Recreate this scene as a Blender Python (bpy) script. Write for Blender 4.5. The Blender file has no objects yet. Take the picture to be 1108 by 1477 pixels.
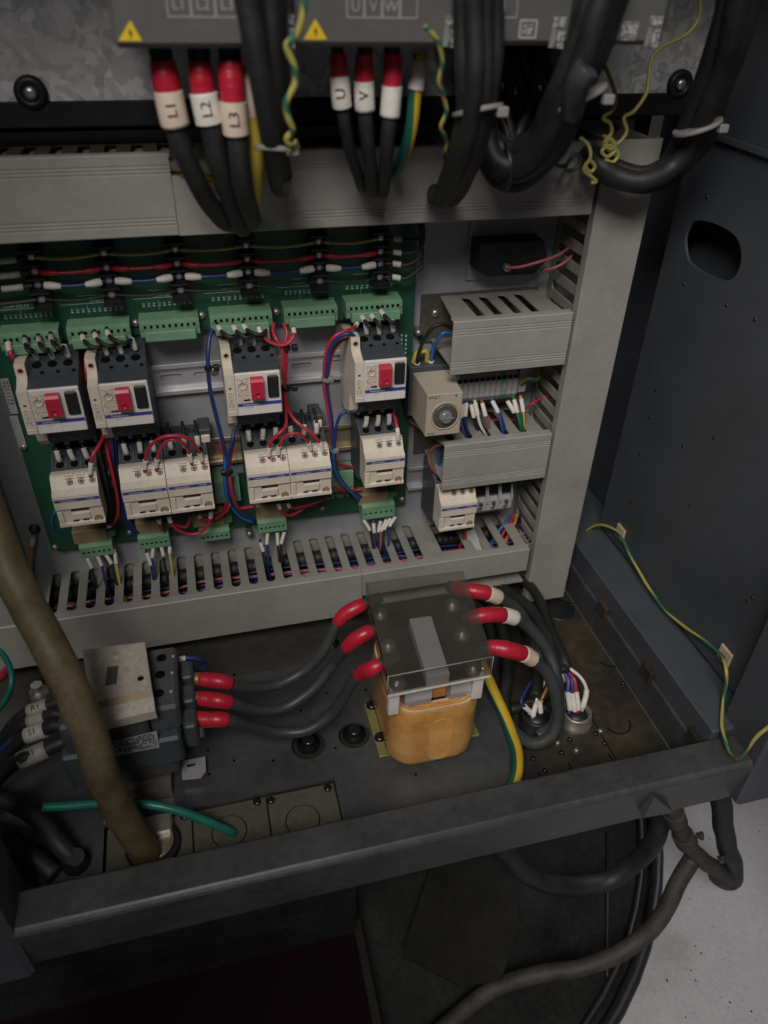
import bpy, bmesh, math, random
from mathutils import Vector, Matrix, noise
from mathutils.geometry import tessellate_polygon
random.seed(7)
SC = bpy.context.scene
COL = SC.collection
# ------------------------------------------------------------------ camera
CAM = Vector((0.0, -0.755, 0.68))
RIGHT = Vector((0.9691085, -0.24572595, 0.02115337))
DOWN = Vector((-0.12887463, -0.57765198, -0.80604561))
FWD = Vector((0.2102856, 0.77841952, -0.59147529))
FPX = 1085.99
cd = bpy.data.cameras.new('camera'); cam = bpy.data.objects.new('camera', cd); COL.objects.link(cam)
cd.sensor_fit = 'VERTICAL'; cd.sensor_height = 36.0; cd.sensor_width = 27.0
cd.lens = FPX/1477*36
cd.clip_start = 0.02; cd.clip_end = 100
cam.matrix_world = Matrix(((RIGHT.x, -DOWN.x, -FWD.x, CAM.x), (RIGHT.y, -DOWN.y, -FWD.y, CAM.y), (RIGHT.z, -DOWN.z, -FWD.z, CAM.z), (0, 0, 0, 1)))
cd.dof.use_dof = True; cd.dof.focus_distance = 0.80; cd.dof.aperture_fstop = 4.2
SC.camera = cam
# ------------------------------------------------------------------ light
w = bpy.data.worlds.new('World'); SC.world = w; w.use_nodes = True
w.node_tree.nodes['Background'].inputs[0].default_value = (0.80, 0.86, 1.0, 1)
w.node_tree.nodes['Background'].inputs[1].default_value = 0.045
def area(name, loc, target, size, size_y, power, col):
    l = bpy.data.lights.new(name, 'AREA'); l.shape = 'RECTANGLE'; l.size = size; l.size_y = size_y; l.energy = power; l.color = col
    o = bpy.data.objects.new(name, l); COL.objects.link(o); o.location = loc
    o.rotation_euler = (Vector(target)-Vector(loc)).to_track_quat('-Z', 'Y').to_euler()
    return o
# fluorescent light of the workshop, high up behind the photographer
area('overhead_lamp', (-0.55, -1.66, 2.08), (0.12, -0.20, 0.2), 1.1, 0.7, 50, (1.0, 0.955, 0.90))
area('overhead_lamp', (2.4, 0.3, 2.3), (0.75, -0.25, -0.4), 1.2, 0.6, 24, (0.97, 0.95, 1.0))  # unseen lamp, added at the right to brighten the concrete
SC.view_settings.view_transform = 'Standard'; SC.view_settings.look = 'None'
SC.view_settings.exposure = 0.0; SC.view_settings.gamma = 1.0
# ------------------------------------------------------------------ where a photographed point lies
def ray(px, py): return RIGHT*(px-554)+DOWN*(py-738.5)+FWD*FPX
def YP(px, py, y): r = ray(px, py); return CAM+r*((y-CAM.y)/r.y)
def ZP(px, py, z): r = ray(px, py); return CAM+r*((z-CAM.z)/r.z)
def XP(px, py, x): r = ray(px, py); return CAM+r*((x-CAM.x)/r.x)
# ------------------------------------------------------------------ materials
MT = {}
def mat(n, c, rough=0.5, metal=0.0, var=0.12, scale=30.0, bump=0.0, bscale=300.0, spec=0.5, c2=None, th=(0.35, 0.7), trans=0.0, alpha=1.0, coat=0.0, fine=0.0):
    m = bpy.data.materials.new(n); m.use_nodes = True; nt = m.node_tree; N = nt.nodes; L = nt.links
    b = N['Principled BSDF']
    tc = N.new('ShaderNodeTexCoord'); ns = N.new('ShaderNodeTexNoise'); ns.inputs['Scale'].default_value = scale
    ns.inputs['Detail'].default_value = 7; ns.inputs['Roughness'].default_value = 0.62
    L.new(tc.outputs['Object'], ns.inputs['Vector'])
    rp = N.new('ShaderNodeMapRange'); rp.inputs[1].default_value = th[0]; rp.inputs[2].default_value = th[1]
    L.new(ns.outputs[0], rp.inputs[0])
    mx = N.new('ShaderNodeMix'); mx.data_type = 'RGBA'
    a = [x*(1-var) for x in c]; d = c2 if c2 else [min(1, x*(1+var)) for x in c]
    mx.inputs[6].default_value = (*a, 1); mx.inputs[7].default_value = (*d, 1)
    L.new(rp.outputs[0], mx.inputs[0])
    out = mx.outputs[2]
    if fine > 0:
        n2 = N.new('ShaderNodeTexNoise'); n2.inputs['Scale'].default_value = scale*9; n2.inputs['Detail'].default_value = 4
        L.new(tc.outputs['Object'], n2.inputs['Vector'])
        r2 = N.new('ShaderNodeMapRange'); r2.inputs[1].default_value = 0.3; r2.inputs[2].default_value = 0.7
        r2.inputs[3].default_value = 1-fine; r2.inputs[4].default_value = 1+fine
        L.new(n2.outputs[0], r2.inputs[0])
        mm = N.new('ShaderNodeVectorMath'); mm.operation = 'SCALE'
        L.new(out, mm.inputs[0]); L.new(r2.outputs[0], mm.inputs['Scale']); out = mm.outputs[0]
    L.new(out, b.inputs['Base Color'])
    rr = N.new('ShaderNodeMapRange'); rr.inputs[3].default_value = max(0.03, rough-0.08); rr.inputs[4].default_value = min(1, rough+0.1)
    L.new(ns.outputs[0], rr.inputs[0]); L.new(rr.outputs[0], b.inputs['Roughness'])
    b.inputs['Metallic'].default_value = metal; b.inputs['Specular IOR Level'].default_value = spec
    b.inputs['Transmission Weight'].default_value = trans; b.inputs['Alpha'].default_value = alpha; b.inputs['Coat Weight'].default_value = coat
    if bump > 0:
        nb = N.new('ShaderNodeTexNoise'); nb.inputs['Scale'].default_value = bscale; nb.inputs['Detail'].default_value = 3
        L.new(tc.outputs['Object'], nb.inputs['Vector'])
        bp = N.new('ShaderNodeBump'); bp.inputs['Strength'].default_value = bump; bp.inputs['Distance'].default_value = 0.001
        L.new(nb.outputs[0], bp.inputs['Height']); L.new(bp.outputs[0], b.inputs['Normal'])
    MT[n] = m
    return m
mat('panel', (0.30, 0.315, 0.345), 0.42, var=0.10, scale=9, bump=0.05, fine=0.05)
mat('duct', (0.30, 0.287, 0.268), 0.48, var=0.10, scale=14, bump=0.03, c2=(0.335, 0.318, 0.297), fine=0.05)
mat('duct_inner', (0.27, 0.262, 0.235), 0.55, var=0.12, scale=20, fine=0.06)
mat('steel_dark', (0.056, 0.063, 0.073), 0.45, var=0.14, scale=8, bump=0.04, bscale=900, fine=0.04)
mat('steel_floor', (0.051, 0.055, 0.059), 0.38, var=0.2, scale=11, bump=0.08, bscale=500, c2=(0.066, 0.069, 0.071), fine=0.14)
mat('steel_sill', (0.047, 0.049, 0.052), 0.38, var=0.25, scale=14, bump=0.10, bscale=420, c2=(0.062, 0.064, 0.067), fine=0.16)
mat('rust_floor', (0.042, 0.040, 0.032), 0.38, var=0.35, scale=9, bump=0.2, bscale=160, c2=(0.068, 0.046, 0.027), th=(0.46, 0.75), fine=0.22)
mat('floor_back', (0.046, 0.044, 0.037), 0.42, var=0.25, scale=10, bump=0.1, bscale=300, fine=0.15)
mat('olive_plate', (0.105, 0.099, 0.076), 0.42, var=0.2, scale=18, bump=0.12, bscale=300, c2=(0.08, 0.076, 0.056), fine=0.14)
mat('black', (0.012, 0.012, 0.013), 0.45, var=0.2, fine=0.2)
mat('black_gloss', (0.010, 0.010, 0.011), 0.22, var=0.2)
mat('hole', (0.004, 0.004, 0.004), 0.9, spec=0.1)
mat('pcb', (0.014, 0.098, 0.052), 0.40, var=0.25, scale=25, c2=(0.018, 0.078, 0.046), fine=0.10)
mat('conn_green', (0.165, 0.32, 0.195), 0.5, var=0.10, scale=60, fine=0.05)
mat('conn_dark', (0.085, 0.21, 0.12), 0.5, var=0.10, scale=60)
mat('cream', (0.66, 0.585, 0.49), 0.45, var=0.09, scale=35, bump=0.03, fine=0.06)
mat('cream_dusty', (0.45, 0.41, 0.36), 0.6, var=0.22, scale=26, bump=0.06, c2=(0.53, 0.475, 0.405), fine=0.14)
mat('white_plastic', (0.70, 0.665, 0.63), 0.42, var=0.05, scale=35, fine=0.03)
mat('charcoal', (0.050, 0.060, 0.069), 0.5, var=0.15, scale=60, bump=0.05, bscale=900, fine=0.12)
mat('dust_charcoal', (0.064, 0.074, 0.083), 0.6, var=0.2, scale=30, c2=(0.085, 0.087, 0.085), fine=0.12)
mat('blue_print', (0.045, 0.06, 0.27), 0.45, var=0.05)
mat('print_white', (0.75, 0.75, 0.75), 0.5, var=0.03)
mat('print_pale', (0.50, 0.58, 0.52), 0.5, var=0.05)
mat('print_black', (0.02, 0.02, 0.022), 0.6, var=0.03)
mat('print_grey', (0.36, 0.36, 0.36), 0.5, var=0.05)
mat('red_button', (0.47, 0.016, 0.045), 0.38, var=0.08, scale=50, fine=0.05)
mat('red_boot', (0.44, 0.014, 0.034), 0.36, var=0.12, scale=45, bump=0.06, bscale=250, fine=0.05)
mat('wire_red', (0.42, 0.026, 0.048), 0.38, var=0.1, scale=60)
mat('wire_pink', (0.46, 0.12, 0.14), 0.45, var=0.1, scale=60)
mat('wire_blue', (0.018, 0.038, 0.15), 0.40, var=0.12, scale=60)
mat('wire_lightblue', (0.025, 0.12, 0.33), 0.40, var=0.12, scale=60)
mat('wire_yellow', (0.52, 0.40, 0.05), 0.45, var=0.1, scale=60)
mat('wire_brass', (0.36, 0.33, 0.10), 0.45, var=0.1, scale=60)
mat('wire_green', (0.015, 0.24, 0.11), 0.40, var=0.12, scale=60)
mat('wire_teal', (0.012, 0.15, 0.11), 0.36, var=0.15, scale=60, fine=0.1)
mat('wire_white', (0.62, 0.60, 0.56), 0.45, var=0.08, scale=60)
mat('wire_brown', (0.24, 0.11, 0.09), 0.45, var=0.1, scale=60)
mat('wire_violet', (0.10, 0.075, 0.25), 0.45, var=0.1, scale=60)
mat('wire_sleeve_grey', (0.22, 0.22, 0.21), 0.5)
mat('wire_orange', (0.5, 0.22, 0.06), 0.45, var=0.1, scale=60)
mat('cable_black', (0.013, 0.014, 0.015), 0.55, var=0.3, scale=26, bump=0.12, bscale=350, c2=(0.024, 0.025, 0.025), fine=0.2)
mat('cable_grey', (0.040, 0.045, 0.050), 0.45, var=0.2, scale=26, bump=0.08, bscale=350, c2=(0.058, 0.060, 0.062), fine=0.12)
mat('cable_olive', (0.115, 0.089, 0.043), 0.55, var=0.36, scale=30, bump=0.22, bscale=140, c2=(0.135, 0.106, 0.058), fine=0.16)
mat('sleeve', (0.66, 0.625, 0.575), 0.5, var=0.09, scale=90, fine=0.06)
mat('sleeve_peach', (0.66, 0.52, 0.41), 0.5, var=0.12, scale=60, c2=(0.70, 0.58, 0.48), fine=0.05)
mat('sleeve_dirty', (0.40, 0.385, 0.35), 0.55, var=0.18, scale=90, fine=0.1)
mat('galv', (0.36, 0.38, 0.40), 0.42, metal=0.15, var=0.3, scale=60)
mat('zinc', (0.55, 0.55, 0.55), 0.32, metal=0.85, var=0.12, scale=60, fine=0.08)
mat('zinc_dull', (0.40, 0.37, 0.32), 0.42, metal=0.8, var=0.18, scale=60, fine=0.1)
mat('rail', (0.62, 0.62, 0.64), 0.35, metal=0.6, var=0.06, scale=30, fine=0.04)
mat('rail_gold', (0.52, 0.44, 0.30), 0.35, metal=0.7, var=0.1, scale=30, fine=0.06)
mat('yellow_zinc', (0.34, 0.30, 0.10), 0.40, metal=0.5, var=0.3, scale=40, fine=0.1)
mat('copper', (0.42, 0.20, 0.10), 0.42, metal=0.6, var=0.2, scale=60)
mat('relay_tan', (0.30, 0.225, 0.125), 0.55, var=0.08, scale=60, fine=0.04)
mat('varnish_paper', (0.70, 0.33, 0.080), 0.28, var=0.22, scale=14, bump=0.10, bscale=60, c2=(0.76, 0.42, 0.13), coat=0.5, fine=0.10)
mat('patch_paper', (0.72, 0.38, 0.11), 0.30, var=0.18, scale=30, bump=0.12, bscale=90, fine=0.1)
mat('paper_edge', (0.66, 0.45, 0.24), 0.55, var=0.15, scale=80, fine=0.08)
mat('roll_grey', (0.40, 0.405, 0.42), 0.5, var=0.07, scale=60)
mat('core', (0.04, 0.04, 0.042), 0.45, metal=0.3, var=0.25, scale=40, fine=0.1)
mat('drive_grey', (0.105, 0.105, 0.103), 0.45, var=0.08, scale=25, bump=0.05, bscale=800, fine=0.04)
mat('warn_yellow', (0.72, 0.49, 0.01), 0.5, var=0.06)
mat('timer_beige', (0.43, 0.375, 0.30), 0.48, var=0.07, scale=30, bump=0.03, fine=0.04)
mat('block_grey', (0.36, 0.355, 0.36), 0.5, var=0.08, scale=50, fine=0.05)
mat('mount_cream', (0.46, 0.39, 0.25), 0.5, var=0.1, scale=60)
mat('tie_white', (0.22, 0.215, 0.21), 0.45, var=0.08)
mat('concrete', (0.30, 0.288, 0.295), 0.65, var=0.05, scale=28, bump=0.35, bscale=220, c2=(0.325, 0.312, 0.318), fine=0.09)
mat('grime', (0.009, 0.0095, 0.009), 0.75, spec=0.25, var=0.4, scale=14, bump=0.3, bscale=90, c2=(0.017, 0.0175, 0.0165), fine=0.35)
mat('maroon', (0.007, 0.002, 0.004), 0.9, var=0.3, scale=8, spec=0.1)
mat('hose_grey', (0.034, 0.031, 0.026), 0.65, var=0.3, scale=30, bump=0.3, bscale=120, c2=(0.056, 0.051, 0.043), fine=0.25)
mat('sheet_olive', (0.013, 0.0125, 0.010), 0.75, spec=0.2, var=0.3, scale=10, bump=0.15, bscale=120, fine=0.2)
mat('clear_plastic', (0.42, 0.42, 0.42), 0.2, var=0.05, trans=0.6)
# smoky acrylic sheet
m = mat('acrylic', (0.085, 0.080, 0.066), 0.24, var=0.25, scale=18, fine=0.1)
m.node_tree.nodes['Principled BSDF'].inputs['Alpha'].default_value = 0.34
def printed(n, base, ink, sx, sz, ax):
    """flat small print: broken rows of ink too fine to read"""
    m = bpy.data.materials.new(n); m.use_nodes = True; nt = m.node_tree; N = nt.nodes; L = nt.links; b = N['Principled BSDF']
    tc = N.new('ShaderNodeTexCoord'); mp = N.new('ShaderNodeMapping'); L.new(tc.outputs['Object'], mp.inputs[0])
    mp.inputs['Scale'].default_value = ax
    br = N.new('ShaderNodeTexNoise'); br.inputs['Scale'].default_value = sx; br.inputs['Detail'].default_value = 1; L.new(mp.outputs[0], br.inputs['Vector'])
    r = N.new('ShaderNodeMapRange'); r.inputs[1].default_value = sz; r.inputs[2].default_value = sz+0.03; L.new(br.outputs[0], r.inputs[0])
    mx = N.new('ShaderNodeMix'); mx.data_type = 'RGBA'; mx.inputs[6].default_value = (*base, 1); mx.inputs[7].default_value = (*ink, 1)
    L.new(r.outputs[0], mx.inputs[0]); L.new(mx.outputs[2], b.inputs['Base Color']); b.inputs['Roughness'].default_value = 0.5
    MT[n] = m
printed('label_print', (0.52, 0.52, 0.53), (0.10, 0.10, 0.105), 800, 0.54, (1.0, 1.0, 4.0))
printed('label_print_white', (0.16, 0.16, 0.16), (0.40, 0.40, 0.40), 300, 0.5, (1.0, 1.0, 2.0))
printed('dial_print', (0.60, 0.53, 0.44), (0.33, 0.28, 0.22), 420, 0.56, (1.0, 1.0, 1.6))
# galvanised spangle
nt = MT['galv'].node_tree; b = nt.nodes['Principled BSDF']
tc = nt.nodes.new('ShaderNodeTexCoord'); vo = nt.nodes.new('ShaderNodeTexVoronoi'); vo.inputs['Scale'].default_value = 140; vo.inputs['Randomness'].default_value = 1
nw = nt.nodes.new('ShaderNodeTexNoise'); nw.inputs['Scale'].default_value = 40; nt.links.new(tc.outputs['Object'], nw.inputs['Vector'])
av = nt.nodes.new('ShaderNodeMix'); av.data_type = 'RGBA'; av.blend_type = 'ADD'; av.inputs[0].default_value = 0.03
nt.links.new(tc.outputs['Object'], av.inputs[6]); nt.links.new(nw.outputs['Color'], av.inputs[7]); nt.links.new(av.outputs[2], vo.inputs['Vector'])
mr = nt.nodes.new('ShaderNodeMapRange'); mr.inputs[3].default_value = 0.46; mr.inputs[4].default_value = 0.78
sp = nt.nodes.new('ShaderNodeSeparateColor'); nt.links.new(vo.outputs['Color'], sp.inputs[0]); nt.links.new(sp.outputs[0], mr.inputs[0])
cb = nt.nodes.new('ShaderNodeCombineColor'); [nt.links.new(mr.outputs[0], cb.inputs[i]) for i in range(3)]
nt.links.new(cb.outputs[0], b.inputs['Base Color'])
mr2 = nt.nodes.new('ShaderNodeMapRange'); mr2.inputs[3].default_value = 0.25; mr2.inputs[4].default_value = 0.6
nt.links.new(sp.outputs[1], mr2.inputs[0]); nt.links.new(mr2.outputs[0], b.inputs['Roughness'])
# green-and-yellow striped earth wire: two halves of the sheath
def stripe_mat(n, a, c, k):
    m = bpy.data.materials.new(n); m.use_nodes = True; nt = m.node_tree; N = nt.nodes; L = nt.links; b = N['Principled BSDF']
    uv = N.new('ShaderNodeUVMap'); uv.uv_map = 'UVMap'
    sx = N.new('ShaderNodeSeparateXYZ'); L.new(uv.outputs[0], sx.inputs[0])
    ad = N.new('ShaderNodeMath'); ad.operation = 'MULTIPLY_ADD'; ad.inputs[1].default_value = k; L.new(sx.outputs[0], ad.inputs[0]); L.new(sx.outputs[1], ad.inputs[2])
    fr = N.new('ShaderNodeMath'); fr.operation = 'FRACT'; L.new(ad.outputs[0], fr.inputs[0])
    gt = N.new('ShaderNodeMath'); gt.operation = 'GREATER_THAN'; gt.inputs[1].default_value = 0.42; L.new(fr.outputs[0], gt.inputs[0])
    mx = N.new('ShaderNodeMix'); mx.data_type = 'RGBA'; mx.inputs[6].default_value = (*a, 1); mx.inputs[7].default_value = (*c, 1)
    L.new(gt.outputs[0], mx.inputs[0]); L.new(mx.outputs[2], b.inputs['Base Color']); b.inputs['Roughness'].default_value = 0.42
    MT[n] = m
stripe_mat('earth_stripe', (0.012, 0.10, 0.065), (0.56, 0.36, 0.025), 0.3)
stripe_mat('earth_twist', (0.03, 0.12, 0.075), (0.36, 0.32, 0.08), 7.0)
# ------------------------------------------------------------------ mesh helpers
ORG = {}
def org(p): return ORG.get(p.name, Vector((0, 0, 0))) if p else Vector((0, 0, 0))
class MB:
    def __init__(s): s.v = []; s.f = []; s.sm = []; s.uv = {}
    def add(s, vs, fs, smooth=False):
        o = len(s.v); s.v += [Vector(v) for v in vs]
        for f in fs: s.f.append(tuple(i+o for i in f)); s.sm.append(smooth)
        return s
    def box(s, x0, x1, y0, y1, z0, z1, b=0.0):
        if x0 > x1: x0, x1 = x1, x0
        if y0 > y1: y0, y1 = y1, y0
        if z0 > z1: z0, z1 = z1, z0
        if b <= 0:
            return s.add([(x, y, z) for z in (z0, z1) for y in (y0, y1) for x in (x0, x1)], [(0, 2, 3, 1), (4, 5, 7, 6), (0, 1, 5, 4), (2, 6, 7, 3), (0, 4, 6, 2), (1, 3, 7, 5)])
        b = min(b, (x1-x0)*.45, (y1-y0)*.45, (z1-z0)*.45)
        X = (x0, x1); Yy = (y0, y1); Z = (z0, z1); vs = []; idx = {}
        for i in (0, 1):
            for j in (0, 1):
                for k in (0, 1):
                    sx, sy, sz = 1-2*i, 1-2*j, 1-2*k
                    idx[i, j, k, 0] = len(vs); vs.append((X[i], Yy[j]+sy*b, Z[k]+sz*b))
                    idx[i, j, k, 1] = len(vs); vs.append((X[i]+sx*b, Yy[j], Z[k]+sz*b))
                    idx[i, j, k, 2] = len(vs); vs.append((X[i]+sx*b, Yy[j]+sy*b, Z[k]))
        fs = []
        I = lambda i, j, k, a: idx[i, j, k, a]
        for i in (0, 1): fs.append((I(i, 0, 0, 0), I(i, 1, 0, 0), I(i, 1, 1, 0), I(i, 0, 1, 0)))
        for j in (0, 1): fs.append((I(0, j, 0, 1), I(1, j, 0, 1), I(1, j, 1, 1), I(0, j, 1, 1)))
        for k in (0, 1): fs.append((I(0, 0, k, 2), I(1, 0, k, 2), I(1, 1, k, 2), I(0, 1, k, 2)))
        for i in (0, 1):
            for j in (0, 1): fs.append((I(i, j, 0, 0), I(i, j, 1, 0), I(i, j, 1, 1), I(i, j, 0, 1)))
            for k in (0, 1): fs.append((I(i, 0, k, 0), I(i, 1, k, 0), I(i, 1, k, 2), I(i, 0, k, 2)))
        for j in (0, 1):
            for k in (0, 1): fs.append((I(0, j, k, 1), I(1, j, k, 1), I(1, j, k, 2), I(0, j, k, 2)))
        for i in (0, 1):
            for j in (0, 1):
                for k in (0, 1): fs.append((I(i, j, k, 0), I(i, j, k, 1), I(i, j, k, 2)))
        return s.add(vs, fs)
    def prism(s, poly, e0, e1, ax='x'):
        """polygon in the plane across an axis, pushed along it"""
        m = {'x': lambda p, e: (e, p[0], p[1]), 'y': lambda p, e: (p[0], e, p[1]), 'z': lambda p, e: (p[0], p[1], e)}[ax]
        n = len(poly)
        vs = [m(p, e0) for p in poly]+[m(p, e1) for p in poly]
        tri = tessellate_polygon([[Vector((p[0], p[1], 0)) for p in poly]])
        fs = [tuple(t) for t in tri]+[tuple(i+n for i in t) for t in tri]+[(i, (i+1) % n, n+(i+1) % n, n+i) for i in range(n)]
        return s.add(vs, fs)
    def plate(s, outline, holes, mp, d):
        """sheet with holes: mp maps (u,v) to a point, d is the thickness vector"""
        loops = [outline]+holes; flat = [p for l in loops for p in l]; n = len(flat); d = Vector(d)
        a = [Vector(mp(*p)) for p in flat]
        bm = bmesh.new(); k0 = 0
        for l in loops:
            vv = [bm.verts.new((p[0]*10, p[1]*10, 0)) for p in l]
            for i in range(len(vv)): bm.edges.new((vv[i], vv[(i+1) % len(vv)]))
        bm.verts.index_update()
        bmesh.ops.triangle_fill(bm, use_beauty=True, use_dissolve=False, edges=bm.edges[:], normal=(0, 0, 1))
        tri = [tuple(v.index for v in f.verts) for f in bm.faces]; bm.free()
        fs = [tuple(t) for t in tri]+[tuple(i+n for i in t) for t in tri]; o = 0
        for l in loops:
            k = len(l); fs += [(o+i, o+(i+1) % k, n+o+(i+1) % k, n+o+i) for i in range(k)]; o += k
        return s.add(a+[p+d for p in a], fs)
    def tube(s, pts, r, seg=10, cap=True, flat=1.0):
        pts = [Vector(p) for p in pts]; n = len(pts)
        rs = r if isinstance(r, (list, tuple)) else [r]*n
        t0 = (pts[1]-pts[0]).normalized()
        u = t0.orthogonal().normalized() if abs(t0.z) > 0.95 else t0.cross(Vector((0, 0, 1))).normalized()
        o = len(s.v); fs = []
        for i, p in enumerate(pts):
            t = (pts[min(i+1, n-1)]-pts[max(i-1, 0)]).normalized()
            u = (u-t*u.dot(t)).normalized(); v = t.cross(u)
            for k in range(seg):
                a = 2*math.pi*k/seg; s.v.append(p+(u*math.cos(a)+v*math.sin(a)*flat)*rs[i])
                s.uv[len(s.v)-1] = (i/n, k/seg)
        for i in range(n-1):
            for k in range(seg):
                fs.append((o+i*seg+k, o+i*seg+(k+1) % seg, o+(i+1)*seg+(k+1) % seg, o+(i+1)*seg+k))
        s.f += fs; s.sm += [True]*len(fs)
        if cap:
            s.f += [tuple(o+k for k in range(seg))[::-1], tuple(o+(n-1)*seg+k for k in range(seg))]; s.sm += [False]*2
        return s
    def lathe(s, c, ax, prof, seg=14, smooth=True):
        c = Vector(c); ax = Vector(ax).normalized(); u = ax.orthogonal().normalized(); v = ax.cross(u)
        vs = []; fs = []
        for r, h in prof:
            for k in range(seg):
                a = 2*math.pi*k/seg; vs.append(c+ax*h+(u*math.cos(a)+v*math.sin(a))*max(r, 1e-5))
        for i in range(len(prof)-1):
            for k in range(seg): fs.append((i*seg+k, i*seg+(k+1) % seg, (i+1)*seg+(k+1) % seg, (i+1)*seg+k))
        s.add(vs, fs, smooth)
        return s.add([vs[k] for k in range(seg)]+[vs[(len(prof)-1)*seg+k] for k in range(seg)], [tuple(range(seg))[::-1], tuple(range(seg, 2*seg))])
    def cyl(s, c, ax, r, h, seg=14, bev=0.0):
        return s.lathe(c, ax, [(r, 0), (r, h)] if bev <= 0 else [(r, 0), (r, h-bev), (r-bev, h)], seg)
    def hexa(s, a, bq):
        """solid between two quads"""
        return s.add(list(a)+list(bq), [(0, 1, 2, 3), (7, 6, 5, 4), (0, 4, 5, 1), (1, 5, 6, 2), (2, 6, 7, 3), (3, 7, 4, 0)])
    def mesh(s, name, m, shift):
        me = bpy.data.meshes.new(name)
        me.from_pydata([v-shift for v in s.v], [], s.f)
        me.polygons.foreach_set('use_smooth', s.sm)
        if s.uv:
            ul = me.uv_layers.new(name='UVMap')
            for p in me.polygons:
                ks = [s.uv.get(me.loops[li].vertex_index, (0, 0)) for li in p.loop_indices]
                wrap = max(k[1] for k in ks)-min(k[1] for k in ks) > 0.5
                for li, k in zip(p.loop_indices, ks): ul.data[li].uv = (k[0], k[1]+1 if wrap and k[1] < 0.5 else k[1])
        bm = bmesh.new(); bm.from_mesh(me); bmesh.ops.recalc_face_normals(bm, faces=bm.faces); bm.to_mesh(me); bm.free()
        me.materials.append(MT[m]); me.validate()
        return me
    def build(s, name, m, parent=None, at=None):
        if parent: sh = org(parent)
        else:
            lo = Vector([min(v[i] for v in s.v) for i in range(3)]); hi = Vector([max(v[i] for v in s.v) for i in range(3)])
            sh = Vector(at) if at is not None else Vector(((lo.x+hi.x)/2, (lo.y+hi.y)/2, lo.z))
        me = s.mesh(name, m, sh)
        o = bpy.data.objects.new(name, me); COL.objects.link(o)
        ORG[o.name] = sh
        if parent: o.parent = parent
        else: o.location = sh
        return o
def tag(o, label=None, cat=None, group=None, kind=None):
    if label: o['label'] = label
    if cat: o['category'] = cat
    if group: o['group'] = group
    if kind: o['kind'] = kind
    return o
def thing(name, label, cat, loc=(0, 0, 0), group=None):
    o = bpy.data.objects.new(name, None); COL.objects.link(o); o.location = loc; o.empty_display_size = 0.01
    ORG[o.name] = Vector(loc)
    return tag(o, label, cat, group)
def copy_tree(o, loc, label=None, group=None):
    d = Vector(loc)-o.location
    def rec(src, par):
        c = src.copy(); COL.objects.link(c); c.parent = par
        ORG[c.name] = org(src)+d
        for ch in [x for x in src.children]: rec(ch, c)
        return c
    c = rec(o, None); c.location = loc
    if label: c['label'] = label
    if group: c['group'] = group
    return c
def box(name, m, par, x0, x1, y0, y1, z0, z1, b=0.0): return MB().box(x0, x1, y0, y1, z0, z1, b).build(name, m, par)
TXT = {}
def text(s, size, o, ux, uy, m, par, name='lettering', align='CENTER', bend=None, squash=1.0):
    """flat lettering: o origin, ux reading direction, uy up direction of the letters; bend = radius of a tube it is printed round"""
    key = (s, align)
    if key not in TXT:
        c = bpy.data.curves.new('t', 'FONT'); c.body = s; c.size = 1.0; c.align_x = align; c.align_y = 'CENTER'; c.resolution_u = 3
        ob = bpy.data.objects.new('t', c); COL.objects.link(ob)
        bpy.context.view_layer.update()
        me = ob.to_mesh(); TXT[key] = ([v.co.copy() for v in me.vertices], [tuple(p.vertices) for p in me.polygons])
        ob.to_mesh_clear(); bpy.data.objects.remove(ob); bpy.data.curves.remove(c)
    vs, fs = TXT[key]; ux = Vector(ux).normalized(); uy = Vector(uy).normalized(); n = ux.cross(uy); o = Vector(o)
    if bend:
        bm = bmesh.new(); bv = [bm.verts.new(v) for v in vs]
        for f in fs:
            try: bm.faces.new([bv[i] for i in f])
            except ValueError: pass
        bmesh.ops.triangulate(bm, faces=bm.faces[:]); bmesh.ops.subdivide_edges(bm, edges=bm.edges[:], cuts=4, use_grid_fill=True)
        bm.verts.index_update(); vs = [v.co.copy() for v in bm.verts]; fs = [tuple(v.index for v in f.verts) for f in bm.faces]; bm.free()
    mb = MB(); pts = []
    for v in vs:
        a, bb = v.x*size*squash, v.y*size
        if bend: pts.append(o-n*bend+ux*a+uy*(bend*math.sin(bb/bend))+n*(bend*math.cos(bb/bend)))
        else: pts.append(o+ux*a+uy*bb)
    mb.add(pts, fs)
    return mb.build(name, m, par)
def spline(pts, k=7):
    P = [Vector(p) for p in pts]
    if len(P) < 3: return P
    P = [P[0]*2-P[1]]+P+[P[-1]*2-P[-2]]; out = []
    for i in range(1, len(P)-2):
        a, b, c, d = P[i-1], P[i], P[i+1], P[i+2]
        for j in range(k):
            t = j/k
            out.append(0.5*((2*b)+(c-a)*t+(2*a-5*b+4*c-d)*t*t+(3*b-a-3*c+d)*t*t*t))
    out.append(P[-2]); return out
def sub(path, a, b):
    """piece of a path between two lengths from its start (negative: from its end)"""
    L = [0]
    for i in range(1, len(path)): L.append(L[-1]+(path[i]-path[i-1]).length)
    T = L[-1]; a = a+T if a < 0 else a; b = b+T if b <= 0 else b
    def at(s):
        s = min(max(s, 0), T)
        for i in range(1, len(L)):
            if L[i] >= s: return path[i-1].lerp(path[i], (s-L[i-1])/max(L[i]-L[i-1], 1e-9))
        return path[-1]
    return [at(a)]+[p for p, l in zip(path, L) if a < l < b]+[at(b)]
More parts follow.
